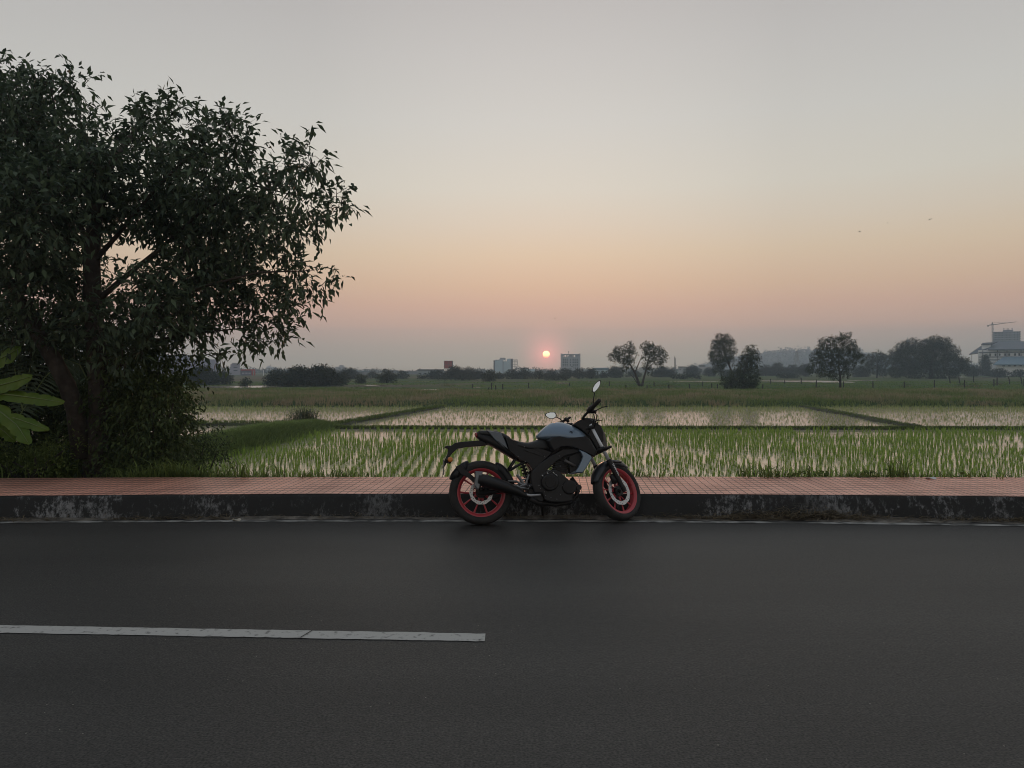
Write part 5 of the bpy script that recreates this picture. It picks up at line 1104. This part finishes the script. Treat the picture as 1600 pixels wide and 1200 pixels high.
# dry straw and grass washed up at the foot of the kerb
k = 12000; x = np.concatenate([rng.uniform(-8, 9, k // 3), rng.normal(2.85, .42, k // 2), rng.normal(5.0, .9, k // 6)]); base_ = np.array([k_base(a) for a in x]); y = base_ - .01 - np.abs(rng.normal(0, .045, len(x)))
dens_ = .35 + .65 * (np.sin(x * 1.3) + np.sin(x * 3.7 + 1) > .2); keep = rng.random(len(x)) < dens_; x, y = x[keep], y[keep]; n_ = len(x)
a = rng.normal(0, .7, n_) + (rng.random(n_) < .25) * 1.2; L_ = rng.uniform(.03, .11, n_); z = .008 + np.abs(rng.normal(0, .020, n_)) * (1 + 1.6 * np.exp(-((x - 2.85) / .5) ** 2)) * np.exp(-np.abs(base_[keep] - y) * 6)
d = np.column_stack([np.cos(a), np.sin(a) * .6, rng.normal(0, .18, n_)]); sd = np.column_stack([-np.sin(a), np.cos(a), np.zeros(n_)]) * .0024; c = np.column_stack([x, y, z])
V = np.stack([c - d * L_[:, None] / 2 - sd, c - d * L_[:, None] / 2 + sd, c + d * L_[:, None] / 2 + sd + [0, 0, .004], c + d * L_[:, None] / 2 - sd + [0, 0, .004]], 1).reshape(-1, 3); V[:, 2] = np.maximum(V[:, 2], .005)
tag(npmesh('dry_debris', V, np.arange(n_)[:, None] * 4 + [[0, 1, 2, 3]], STRAW), 'dry straw and dead grass washed up along the foot of the kerb', 'debris', kind='stuff')
# ------------------------------------------------------------------ far buildings
WIN = mat('dark_window', (.03, .035, .04), .3); CONC = mat('grey_concrete', (.40, .42, .44), .8); PALE = mat('pale_wall', (.62, .66, .70), .7); DROOF = mat('dark_roof', (.07, .075, .085), .7)
BLUEW = mat('pale_blue_wall', (.58, .72, .80), .7); REDP = mat('red_board', (.42, .06, .05), .6); WHT = mat('white_wall', (.92, .94, .95), .7); SLATE = mat('slate_roof', (.10, .12, .15), .6); BROOF = mat('blue_metal_roof', (.18, .27, .34), .5); LILAC = mat('mauve_wall', (.27, .26, .36), .8); TERRA = mat('terracotta_roof', (.30, .12, .08), .8)
STL = mat('mast_steel', (.16, .16, .17), .6)
VIEW = [0.0, 0.0, 0.0]                     # a building's front stands square to the line from the road: azimuth, centre column, depth
def S(px, py, D):
    r_ = ray(px, py); sn, cs = math.sin(VIEW[0]), math.cos(VIEW[0]); t = (VIEW[2] / cs + (D - VIEW[2])) / (r_[0] * sn + r_[1] * cs)
    return np.array((r_[0] * t, r_[1] * t, H + r_[2] * t))
def root(name, label, cat, px, D, group=None):
    VIEW[:] = [math.atan((px - 800) / F), px, D]
    g = P(px, 590, D); o = empty(name, (g[0], g[1], ZF + .1)); tag(o, label, cat, group); return o
def block(b, x0, x1, yt, yb, D, dep, m=0, d0=0.0):
    """box whose front fills the pixels; yb None = down to the ground"""
    a, c = S(x0, yt, D + d0), S(x1, yt, D + d0); zt_ = S(VIEW[1], yt, D + d0)[2]; zb = ZF if yb is None else S(VIEW[1], yb, D + d0)[2]
    e = np.array((math.sin(VIEW[0]), math.cos(VIEW[0]))) * dep; q = [a[:2], c[:2], c[:2] + e, a[:2] + e]
    return b.add([(p[0], p[1], zb) for p in q] + [(p[0], p[1], zt_) for p in q], [(0,3,2,1),(4,5,6,7),(0,1,5,4),(1,2,6,5),(2,3,7,6),(3,0,4,7)], m)
def windows(o, cols, rows, D, w_, h_, m=None, name='window', off=.25):
    for x in cols:
        for y in rows:
            b = MB(); block(b, x - w_/2, x + w_/2, y - h_/2, y + h_/2, D - off, .2); b.build(name, m or WIN, o)
# grey tower with roof openings
D = 560; o = root('office_tower', 'grey slab tower with rows of small windows standing right of the sun', 'building', 891, D)
b = MB(); block(b, 877, 906.5, 557.5, None, D, 16); block(b, 876, 879, 552.5, None, D - .6, 17); block(b, 904, 907, 552.5, None, D - .6, 17); block(b, 887.6, 890.2, 556, None, D - .5, 2)
b.build('wall', CONC, o)
b = MB(); block(b, 879, 904, 553, 554.2, D, 16)
for x in (880, 882.4, 885, 887.2, 889.5, 892, 894.6, 896.5, 899.3, 901.5): block(b, x - .55, x + .55, 554.2, 557.5, D, 16)
block(b, 889, 894, 554.2, 557.5, D + 1, 14); block(b, 899, 903.5, 554.2, 557.5, D + 1, 14); b.build('roof_frame', CONC, o)
windows(o, (880.2, 883.2, 886.2, 891.4, 895.6, 898.6, 901.8), (561.2, 564, 566.5, 569.2, 571.6), D, 1.9, 1.4)
b = MB(); a = S(888.5, 552.5, D + 4); b.tube([tuple(a), tuple(S(888.5, 549, D + 4))], .25, 6); b.build('antenna', STL, o)
# white block with open floors
D = 470; o = root('white_block', 'pale blue white block with a rooftop room and open concrete floors on its right', 'building', 788, D)
b = MB(); block(b, 773.5, 786, 563, None, D, 14); block(b, 786, 798, 564.5, None, D + .4, 14); block(b, 792, 798, 560.5, 564.5, D + .6, 12); b.build('wall', BLUEW, o)
b = MB(); block(b, 771, 773.5, 563, None, D - .3, 12); block(b, 785.6, 786.4, 563.2, None, D - .3, .6); block(b, 798, 801.5, 560.5, None, D, 13); block(b, 773.5, 779, 562.2, 563, D, 12, 0); b.build('side_bay', mat('dark_grey_render', (.13, .14, .17), .8), o)  # edge bays in a darker grey than the pale blue walls
b = MB(); block(b, 781, 790, 559, 563, D + 2, 9); block(b, 779.5, 783, 561.5, 563, D + 1, 9); b.build('roof_room', CONC, o)
b = MB()
for y in (561.8, 564.8, 568.6, 572.4): block(b, 801.5, 808.6, y, y + .9, D, 12)
for x in (804.2, 807.9): block(b, x, x + .8, 561.8, None, D + .3, 1)
for x in (804.2, 807.9): block(b, x, x + .8, 561.8, None, D + 10.5, 1)
b.build('open_floors', CONC, o)
# red hoarding
D = 300; o = root('hoarding', 'red hoarding on posts above the factory roof and treetops', 'hoarding', 701, D)
b = MB(); block(b, 694, 707, 564.2, 575.5, D, .4); b.build('panel', REDP, o)
b = MB(); block(b, 706.4, 707.8, 563.8, 577, D - .2, .9); block(b, 693.6, 694.4, 563.8, 577, D - .2, .9); block(b, 694, 707, 563.7, 564.3, D - .2, .9); block(b, 694, 707, 569.4, 569.8, D - .2, .3); block(b, 700.4, 700.8, 564, 575, D - .2, .3)
b.build('frame', STL, o); b = MB(); block(b, 695, 696, 575.5, None, D + .6, .5); block(b, 705, 706, 575.5, None, D + .6, .5); b.build('post', STL, o)
# factory under it
D = 330; o = root('factory', 'long factory with a dark roof edge left below the red hoarding', 'factory', 675, D)
b = MB(); block(b, 653, 694, 579, None, D, 18); b.build('wall', mat('factory_wall', (.33, .38, .42), .7), o); b = MB(); block(b, 652, 694, 577, 579, D - .4, 19); block(b, 655, 657, 575.8, 577, D + 2, 2); b.build('roof', DROOF, o)
windows(o, (656, 664, 672, 680), (583.5,), D, 4.2, 1.8); 
D = 380; o = root('factory', 'low pale factory shed left of the dark roofed one', 'factory', 643, D); b = MB(); block(b, 632, 653, 580.5, None, D, 15); b.build('wall', mat('shed_wall', (.30, .34, .37), .7), o); b = MB(); block(b, 631.5, 653.5, 579.6, 580.5, D - .4, 16); b.build('roof', CONC, o)
D = 360; o = root('shed', 'long grey shed behind the small round tree, left of the lone tree', 'shed', 563, D); b = MB(); block(b, 551, 575, 580.6, None, D, 12); b.build('wall', mat('long_shed_wall', (.27, .31, .35), .7), o); b = MB(); block(b, 550, 576.5, 579.2, 580.6, D - .4, 13); b.build('roof', BROOF, o)
D = 420; o = root('house', 'low house with a brown roof just right of the white block', 'house', 825, D); b = MB(); block(b, 816, 835.5, 576.5, None, D, 12); b.build('wall', BLUEW, o); b = MB(); block(b, 812, 826, 574.4, 576.5, D + 1, 9); b.build('roof', mat('brown_roof', (.13, .11, .10), .8), o)
D = 330; o = root('blue_shed', 'blue roofed shed between the grey tower and the twin crowned tree', 'shed', 940, D); b = MB(); block(b, 930, 951, 578, None, D, 12); b.build('wall', BLUEW, o); b = MB(); block(b, 926, 951, 574.6, 578, D - .5, 13); b.build('roof', BROOF, o); windows(o, (935, 941, 947), (580,), D, 4, .8)
D = 420; o = root('terrace', 'row of low pale houses with stepped roofs right of the chimney', 'house', 1085, D)
b = MB(); block(b, 1060, 1075, 574, None, D, 12); block(b, 1075, 1092, 575, None, D + 2, 12); block(b, 1092, 1112, 573, None, D + 1, 12); b.build('wall', CONC, o)
b = MB(); block(b, 1059, 1072, 572.6, 574, D - .5, 12); block(b, 1074, 1090, 573.8, 575, D + 1, 12); block(b, 1092, 1102, 570.6, 573, D + 2, 8); b.build('roof', DROOF, o); windows(o, (1063, 1069, 1079, 1087, 1096, 1105), (577.5,), D, 2.4, 1.3)
D = 400; o = root('chimney', 'slender twin mast chimney right of the twin crowned tree', 'chimney', 1055, D); b = MB()
for x in (1054, 1055.4): b.tube([(*S(x, 560, D)[:2], ZF), tuple(S(x, 557 + (x - 1054) * 2, D))], .17, 8)
b.build('mast', STL, o); b = MB(); b.tube([tuple(S(1053.6, 561, D)), tuple(S(1055.8, 561, D))], .12, 6); b.build('brace', STL, o)
# lattice pylon in front of the hill
D = 500; o = root('pylon', 'lattice power pylon in front of the wooded hill', 'pylon', 1245, D); b = MB(); c = S(1245, 548, D); zt = c[2]; w0 = 2.2
for sx_ in (-1, 1):
    for sy_ in (-1, 1): b.tube([(c[0] + sx_*w0, D + sy_*w0, ZF), (c[0] + sx_*.3, D + sy_*.3, zt)], .12, 4)
for k in range(7):
    t0, t1 = k / 7, (k + 1) / 7; a0, a1 = w0 * (1 - t0) + .3 * t0, w0 * (1 - t1) + .3 * t1; z0, z1 = ZF + (zt - ZF) * t0, ZF + (zt - ZF) * t1
    b.tube([(c[0] - a0, D - a0, z0), (c[0] + a1, D - a1, z1)], .08, 4); b.tube([(c[0] + a0, D - a0, z0), (c[0] - a1, D - a1, z1)], .08, 4)
b.build('tower', STL, o); b = MB()
for z in (.68, .80, .92): zz = ZF + (zt - ZF) * z; b.tube([(c[0] - 2.6, D, zz), (c[0] + 2.6, D, zz)], .12, 4)
b.build('cross_arm', STL, o)
# left group, partly behind the roadside tree
D = 420; o = root('mauve_building', 'large mauve grey building behind the roadside tree at the left', 'building', 250, D); b = MB(); block(b, 168, 300, 556, None, D, 22); block(b, 300, 342, 561, None, D + 2, 20); b.build('wall', LILAC, o); b = MB(); block(b, 166, 302, 554.6, 556, D - .6, 23); block(b, 200, 240, 548, 554.6, D + 4, 12); b.build('roof', mat('mauve_roof', (.16, .16, .22), .8), o); windows(o, (182, 200, 218, 236, 254, 272, 290), (563, 571), D, 7, 3)
D = 330; o = root('grey_block', 'grey tower like block left of the red framed block', 'building', 368, D); b = MB(); block(b, 360, 375, 569, None, D, 10); block(b, 350, 374, 580, None, D - 4, 8); b.build('wall', mat('mauve_grey_wall', (.36, .36, .43), .8), o); b = MB(); block(b, 362, 376, 566.8, 569, D - .5, 11); b.build('roof', CONC, o); windows(o, (368,), (574, 579), D, 6, 1.2)
D = 300; o = root('red_framed_block', 'low block in a red frame between the grey block and the dense tree clump', 'building', 387, D); b = MB(); block(b, 376, 393, 579, None, D, 10); b.build('wall', mat('slate_blue_wall', (.16, .17, .26), .7), o); b = MB(); block(b, 376, 399, 577, 579, D - .5, 10); block(b, 393, 395.5, 579, None, D - .5, 1); block(b, 397, 399, 579, None, D - .5, 1); block(b, 395, 398, 589, 590, D - .6, 1); b.build('red_frame', REDP, o); windows(o, (380, 385, 390), (583, 588), D, 3.6, 1.2, PALE)
D = 620; o = root('white_building', 'small pale building above the left shoulder of the dense tree clump', 'building', 424, D); b = MB(); block(b, 416, 433, 573.2, None, D, 14); block(b, 418, 424, 571.4, 573.2, D + 2, 8); b.build('wall', PALE, o); b = MB(); b.tube([tuple(S(423, 571.4, D)), tuple(S(423, 569.6, D))], .25, 5); b.build('antenna', STL, o); windows(o, (419, 424, 429), (575.5,), D, 2.2, 1)
D = 300; o = root('street_mast', 'thin white mast by the pale blob left of the dense tree clump', 'mast', 411, D); b = MB(); b.tube([(*S(411.5, 590, D)[:2], ZF), tuple(S(411.5, 578, D))], .12, 6); b.build('pole', WHT, o); b = MB(); block(b, 410.8, 412.4, 589.5, 592, D, .4); block(b, 410.6, 411.6, 586.5, 588.5, D, .4); b.build('panel', WHT, o)
D = 620; o = root('hilltop_block', 'hazy flat roofed block above the right end of the dense clump', 'building', 532, D); b = MB(); block(b, 523, 541, 573, None, D, 14); block(b, 530, 537, 570.4, 573, D + 2, 8); b.build('wall', CONC, o); windows(o, (526, 531, 536), (575,), D, 2.4, .9)
# low walls and roofs along the far edge
D = 300; o = root('boundary_wall', 'long low pale wall in front of the red framed block', 'wall', 395, D); b = MB(); block(b, 350, 418, 590.5, None, D - 6, .4); b.build('wall', PALE, o); b = MB(); block(b, 350, 418, 590.0, 590.5, D - 6.1, .6); b.build('coping', CONC, o)
# stepped hall on the right
D = 300; o = root('stepped_hall', 'big white hall with a dark pitched roof at the right edge', 'hall', 1575, D)
b = MB(); block(b, 1528, 1640, 546.5, None, D, 22); block(b, 1534, 1548, 538, 547, D + 3, 12); b.build('wall', WHT, o)
def roofp(pts, D0_, D1_, name, m):
    """sloping roof: front eave pixels at D0_, ridge pixels at D1_"""
    b = MB(); q = [S(x, y, d) for x, y, d in pts]; n_ = len(q); b.add([tuple(p) for p in q] + [(p[0], p[1], p[2] - .35) for p in q], [tuple(range(n_)), tuple(range(2*n_-1, n_-1, -1))] + [(i, (i+1) % n_, n_+(i+1) % n_, n_+i) for i in range(n_)]); b.build(name, m, o)
roofp([(1543.5, 546, D - 2), (1660, 543.5, D - 2), (1660, 532, D + 13), (1552, 534, D + 13)], 0, 0, 'roof', SLATE)
roofp([(1514, 553.3, D + 1), (1528, 551.5, D + 1), (1545, 543, D + 3), (1552, 536, D + 6), (1534, 539.5, D + 6)], 0, 0, 'lean_to_roof', SLATE)
roofp([(1533, 537.6, D + 2), (1536, 535.6, D + 4), (1558, 534.2, D + 6), (1550, 536.8, D + 2)], 0, 0, 'canopy', DROOF)
for nm, y0_, y1_, x0_ in (('floor_band', 549.8, 551, 1529), ('floor_band', 557, 558, 1529), ('floor_band', 561.5, 562.6, 1529), ('floor_band', 566.5, 567.4, 1529)):
    b = MB(); block(b, x0_, 1640, y0_, y1_, D - .4, .5); b.build(nm, mat('dark_band', (.10, .11, .13), .7) if 'BANDM' not in globals() else BANDM, o)
for x in (1518.5, 1535.5, 1558.5, 1573.5, 1595.5): b = MB(); block(b, x - .4, x + .4, 552 if x < 1520 else 546.6, None, D - .5 if x > 1520 else D + 1, .5); b.build('column', STL, o)
windows(o, (1547, 1555.5, 1562, 1570.5, 1577, 1586, 1592.5), (554,), D, 2.6, 3.6)
roofp([(1552, 569, D - 9), (1640, 569, D - 9), (1640, 556, D - 2), (1568, 557.5, D - 2)], 0, 0, 'blue_roof', BROOF)
b = MB(); block(b, 1556, 1640, 569.6, None, D - 7, 5); b.build('annex_wall', WHT, o); windows(o, (1568, 1577, 1586, 1595), (571.6,), D - 7, 4, 1.6)
# tower under construction and crane
D = 560; o = root('unfinished_tower', 'raw concrete tower under construction behind the hall roof', 'building', 1574, D)
b = MB(); block(b, 1551.5, 1594, 518, None, D, 16); block(b, 1567, 1583, 515.5, 518, D + 2, 14); b.build('wall', mat('raw_concrete', (.20, .20, .24), .85), o)
b = MB()
for y in (518, 521.5, 525, 528.5, 532): block(b, 1550.4, 1595.2, y, y + .5, D - .6, 21.2)
b.build('floor_slab', CONC, o)
windows(o, (1556, 1561, 1566, 1573, 1578, 1585, 1590), (520.2, 523.6, 527, 530.6), D, 1.8, 2)
b = MB()
for x in range(1568, 1584, 2): a = S(x, 515.5, D + 4); b.tube([tuple(a), (a[0], a[1], a[2] + rng.uniform(.6, 1.6))], .15, 4)
b.build('starter_bar', STL, o)
o = root('tower_crane', 'tower crane with a long thin jib beside the unfinished tower', 'crane', 1550, D)
CR = mat('crane_paint', (.25, .22, .20), .6); D -= 3
b = MB(); x0_ = S(1550.3, 540, D)[0]; y0_ = S(1550.3, 540, D)[1]; zt = S(1550, 507, D)[2]; wq = .55
for sx_ in (-1, 1):
    for sy_ in (-1, 1): b.tube([(x0_ + sx_*wq, y0_ + sy_*wq, ZF), (x0_ + sx_*wq, y0_ + sy_*wq, zt)], .12, 4)
k = 22
for i in range(k):
    z0, z1 = ZF + (zt - ZF) * i / k, ZF + (zt - ZF) * (i + 1) / k; s_ = 1 if i % 2 else -1; b.tube([(x0_ - s_*wq, y0_ - wq, z0), (x0_ + s_*wq, y0_ - wq, z1)], .09, 4)
b.build('mast', CR, o)
b = MB(); tp = S(1550.4, 503.5, D); b.tube([(x0_, y0_, zt), tuple(tp)], (.7, .25), 5); b.build('peak', CR, o)
b = MB(); b.tube([tuple(S(1550, 507.5, D)), tuple(S(1588, 502.8, D))], (.30, .16), 4); b.tube([tuple(tp), tuple(S(1575, 504.3, D))], .07, 4); b.build('jib', CR, o)
b = MB(); b.tube([tuple(S(1550, 507.5, D)), tuple(S(1543, 508.4, D))], .35, 4); b.build('counter_jib', CR, o); b = MB(); block(b, 1542.6, 1545, 508.2, 510, D - .6, 1.2); b.build('counterweight', STL, o)
# temple like tower behind the large tree mass
D = 480; o = root('stepped_turret', 'pale stepped turret rising behind the largest dark tree mass', 'tower', 1418, D); b = MB()
for x0_, x1_, y0_, y1_ in ((1415.6, 1420.4, 532, None), (1416.4, 1419.6, 529.5, 532), (1417.2, 1418.9, 527.4, 529.5)): block(b, x0_, x1_, y0_, y1_, D, 2.5)
b.build('wall', CONC, o); b = MB(); block(b, 1412.5, 1416, 533.2, 533.8, D, 1); block(b, 1415, 1421, 531.6, 532.1, D - .3, 3); b.build('ledge', CONC, o)

# the wooded hill
D = 1150; V, Fc = [], []; xs = np.arange(1080, 1530, 2.0); rows_ = 9
prof = np.interp(xs, [1080, 1130, 1150, 1180, 1210, 1235, 1260, 1290, 1320, 1350, 1390, 1430, 1480, 1530], [578, 566, 561, 557.5, 552, 550.2, 551, 549.8, 551.5, 556, 562, 567, 573, 579])
nzv = np.convolve(rng.normal(0, 1, len(xs) + 6), np.ones(3) / 3, 'same')[3:-3]
for j in range(rows_):
    t = j / (rows_ - 1) * 2 - 1
    for i, x in enumerate(xs):
        p_ = P(x, prof[i], D); hgt = (p_[2] - ZF) * math.cos(t * math.pi / 2) ** .8; V.append((p_[0] * (1 + t * .05), D + t * 150, ZF - .5 + hgt + (nzv[(i * 3 + j * 17) % len(nzv)] * 1.3 if abs(t) < .9 else 0)))
n_ = len(xs)
for j in range(rows_ - 1):
    for i in range(n_ - 1): Fc.append((j*n_+i, j*n_+i+1, (j+1)*n_+i+1, (j+1)*n_+i))
hl_ = npmesh('hill', V, Fc, mat('hill_woods', (.035, .045, .03), .95, col2=(.05, .06, .035), scale=.05), smooth=False); tag(hl_, kind='structure')
k = 2600; ii = rng.integers(0, n_, k); jj = rng.integers(1, 6, k); Va = np.array(V); C = Va[jj * n_ + ii] + rng.normal(0, 2, (k, 3)) * [1.5, 3, .6]
hw = leaves('hill_woodland', C, nz(rng.normal(0, 1, (k, 3)) + [0, 0, .3]), 5, 4.2, 2.6, .1, LEAFF, None, reach=.8, scat=1); tag(hw, 'hazy blue woodland covering the low hill at the right', 'woodland', kind='stuff')

# ------------------------------------------------------------------ field fences
POSTM = mat('weathered_post', (.05, .045, .04), .9)
def fence(label, posts, wires=(.35, .65), closed=True):
    o = empty('field_fence', tuple(G(posts[0][0], posts[0][1], ZF + .15))); tag(o, label, 'fence'); tops = []
    for x, yb, yt, ln in posts:
        g = G(x, yb, ZF + .1); D_ = g[1]; t_ = P(x + ln, yt, D_); b = MB(); w_ = .045 * D_ / 100 + .03
        b.tube([tuple(g - [0, 0, .2]), tuple((g + t_) / 2), tuple(t_)], (w_ * 1.15, w_, w_ * .9), 7); b.build('post', POSTM, o); tops.append((g, t_))
    if closed:
        for h_ in wires:
            for (g0, t0), (g1, t1) in zip(tops[:-1], tops[1:]):
                if abs(g0[0] - g1[0]) < 26: b = MB(); a_, c_ = g0 + (t0 - g0) * h_, g1 + (t1 - g1) * h_; b.tube([tuple(a_), tuple((a_ + c_) / 2 - [0, 0, .06]), tuple(c_)], .012, 4); b.build('wire', STL, o)
    return o
fence('near line of leaning wooden fence posts across the right of the green field', [(978, 610, 601, 0), (1011, 609, 602, 0), (1045, 608, 601, 0), (1078, 608, 600, -1), (1121, 607, 600, 0), (1191, 608, 600, 1), (1275, 607, 593, 1), (1318, 606, 596, 0), (1364, 606, 596, 0), (1413, 606, 596, 0), (1460, 605.5, 594, 0), (1507, 607, 593.5, 0), (1553, 603, 592.5, 0), (1600, 603, 592, 0)])
fence('far line of thin fence posts at the back of the green field, right half', [(952, 603, 596, 0), (1022, 604, 596, 0), (1098, 603, 596, 0), (1112, 606, 599, 0), (1204, 600, 592, 0), (1226, 600, 593, 0), (1252, 600, 591, 0), (1485, 599, 589.5, -2), (1500, 599, 589.5, -2), (1521, 598, 588, 0), (1558, 602, 590, 0), (1578, 600, 589, -2), (1597, 600, 589, -2)])
fence('short row of thin stakes in the middle of the field left of the sun', [(738, 606, 600, 0), (768, 611, 598, 0), (774.5, 609, 602, 0), (785.5, 608, 600, 0), (826, 606, 598, 0), (890, 603, 598, 0)], closed=False)
fb = G(762, 613.5, ZF + .15); o = empty('dead_stump', tuple(fb)); tag(o, 'small dark leaning dead stump in the field left of the motorcycle tank', 'stump'); b = MB(); D_ = fb[1]
b.tube([tuple(fb), tuple(P(762.5, 609, D_)), tuple(P(764.5, 605, D_))], (.14, .09, .04), 6); b.build('trunk', POSTM, o); b = MB(); b.tube([tuple(P(763, 612, D_)), tuple(P(757, 611, D_))], (.09, .04), 6); b.tube([tuple(P(760, 612, D_)), tuple(P(758, 609.5, D_))], (.04, .015), 5); b.build('branch', POSTM, o)
# dark scrub dots along the fence lines
for i, (x, y, r_, lab) in enumerate([(1415, 604, 5, 'low scrub patch below the fence under the large tree mass'), (1503, 604, 5, 'scrub patch around the tall post, left of the hall'), (1520, 604, 6, 'wider scrub patch right of the tall post'), (1557, 601, 5, 'scrub patch below the hall at the far fence'), (1276, 608, 5, 'scrub patch at the foot of the pole left of the airy tree'), (1050, 604, 5, 'scrub along the fence right of the twin crowned tree'), (1032, 603, 4, 'small scrub just right of the twin crowned tree'), (700, 603, 5, 'brown scrub patch in the marsh below the red hoarding'), (935, 606, 4, 'small scrub in the field under the blue shed'), (560, 612, 6, 'brown scrub patch in the marsh left of the motorcycle'), (630, 614, 6, 'brown scrub patch at the edge of the bank left of the motorcycle'), (345, 612, 6, 'scrub on the bank just right of the thicket'), (428, 607, 5, 'scrub on the bank below the dense tree clump')]):
    g = G(x, y, ZF + .15); px_ = g[1] / F; z0 = gz(g[0], g[1]); o = empty('scrub_patch', (g[0], g[1], z0)); tag(o, lab, 'scrub', 'scrub patches in the far field')
    bb = [((g[0] + q * r_ * px_ * 1.3, g[1], z0 + r_ * px_ * .25), r_ * px_ * .5) for q in (-1, -.4, .3, 1)]; C, Dr = blob_sprays(bb, 1.4, .14, .06, 4); C[:, 2] = np.maximum(C[:, 2], z0); leaves('foliage', C, Dr, 4, .16, .05, .1, LEAFM, o)
    p_ = np.column_stack([g[0] + rng.normal(0, r_ * px_, 26), g[1] + rng.normal(0, .4, 26), np.full(26, z0)]); blades('stems', p_, 3, r_ * px_ * .8, .03, .1, GRASSB, lean=.6, parent=o)

# ------------------------------------------------------------------ birds far off in the sky
BIRD = mat('bird_dark', (.02, .02, .02), .8)
for x, y, s_, a_, lab in ((1343, 362, 1.0, .3, 'small dark bird, lowest of the three in the right of the sky'), (1387, 348.5, .7, -.2, 'tiny dark bird between the other two on the right of the sky'), (1452.5, 343, 1.3, .9, 'small dark bird, highest and rightmost in the sky'), (867, 497.5, .7, .1, 'tiny dark bird in the sky right above the sun')):
    c = P(x, y, 100); b = MB(); u = s_ * .17
    b.tube([(-.9*u, 0, 0), (-.4*u, 0, .05*u), (.3*u, 0, .05*u), (.75*u, 0, .1*u), (1.0*u, 0, .05*u)], (.04*u, .17*u, .19*u, .12*u, .02*u), 8)
    body = b; o = body.build('bird', BIRD, smooth=True); o.location = tuple(c); o.rotation_euler = (0, .1, a_); tag(o, lab, 'bird', 'birds far off in the evening sky')
    for sg in (-1, 1):
        b = MB(); w_ = [(.35*u, .05*u*sg, .08*u), (.30*u, .75*u*sg, .5*u), (-.05*u, 1.5*u*sg, .35*u), (-.15*u, .8*u*sg, .42*u), (-.3*u, .05*u*sg, .08*u)]
        b.add(w_ + [(p[0], p[1], p[2] - .03*u) for p in w_], [(0,1,2,3,4), (9,8,7,6,5)] + [(i, (i+1) % 5, 5+(i+1) % 5, 5+i) for i in range(5)]); wv_ = b.build('wing', BIRD); wv_.parent = o
# ------------------------------------------------------------------ haze: one closed box of even, thin air
mb = MB(); mb.box((-HR, -HR * .6, -4.0), (HR, HR, HTOP))
hm = bpy.data.materials.new('haze_air'); hm.use_nodes = True; ht = hm.node_tree; ht.nodes.clear()
ho = ht.nodes.new('ShaderNodeOutputMaterial'); hv = ht.nodes.new('ShaderNodeVolumePrincipled'); ht.links.new(hv.outputs[0], ho.inputs['Volume'])
hv.inputs['Color'].default_value = (.60, .80, 1.0, 1); hv.inputs['Density'].default_value = HK; hv.inputs['Anisotropy'].default_value = 0.5
tag(mb.build('haze', hm), 'pale blue grey evening haze hanging over the fields', 'haze', kind='stuff')
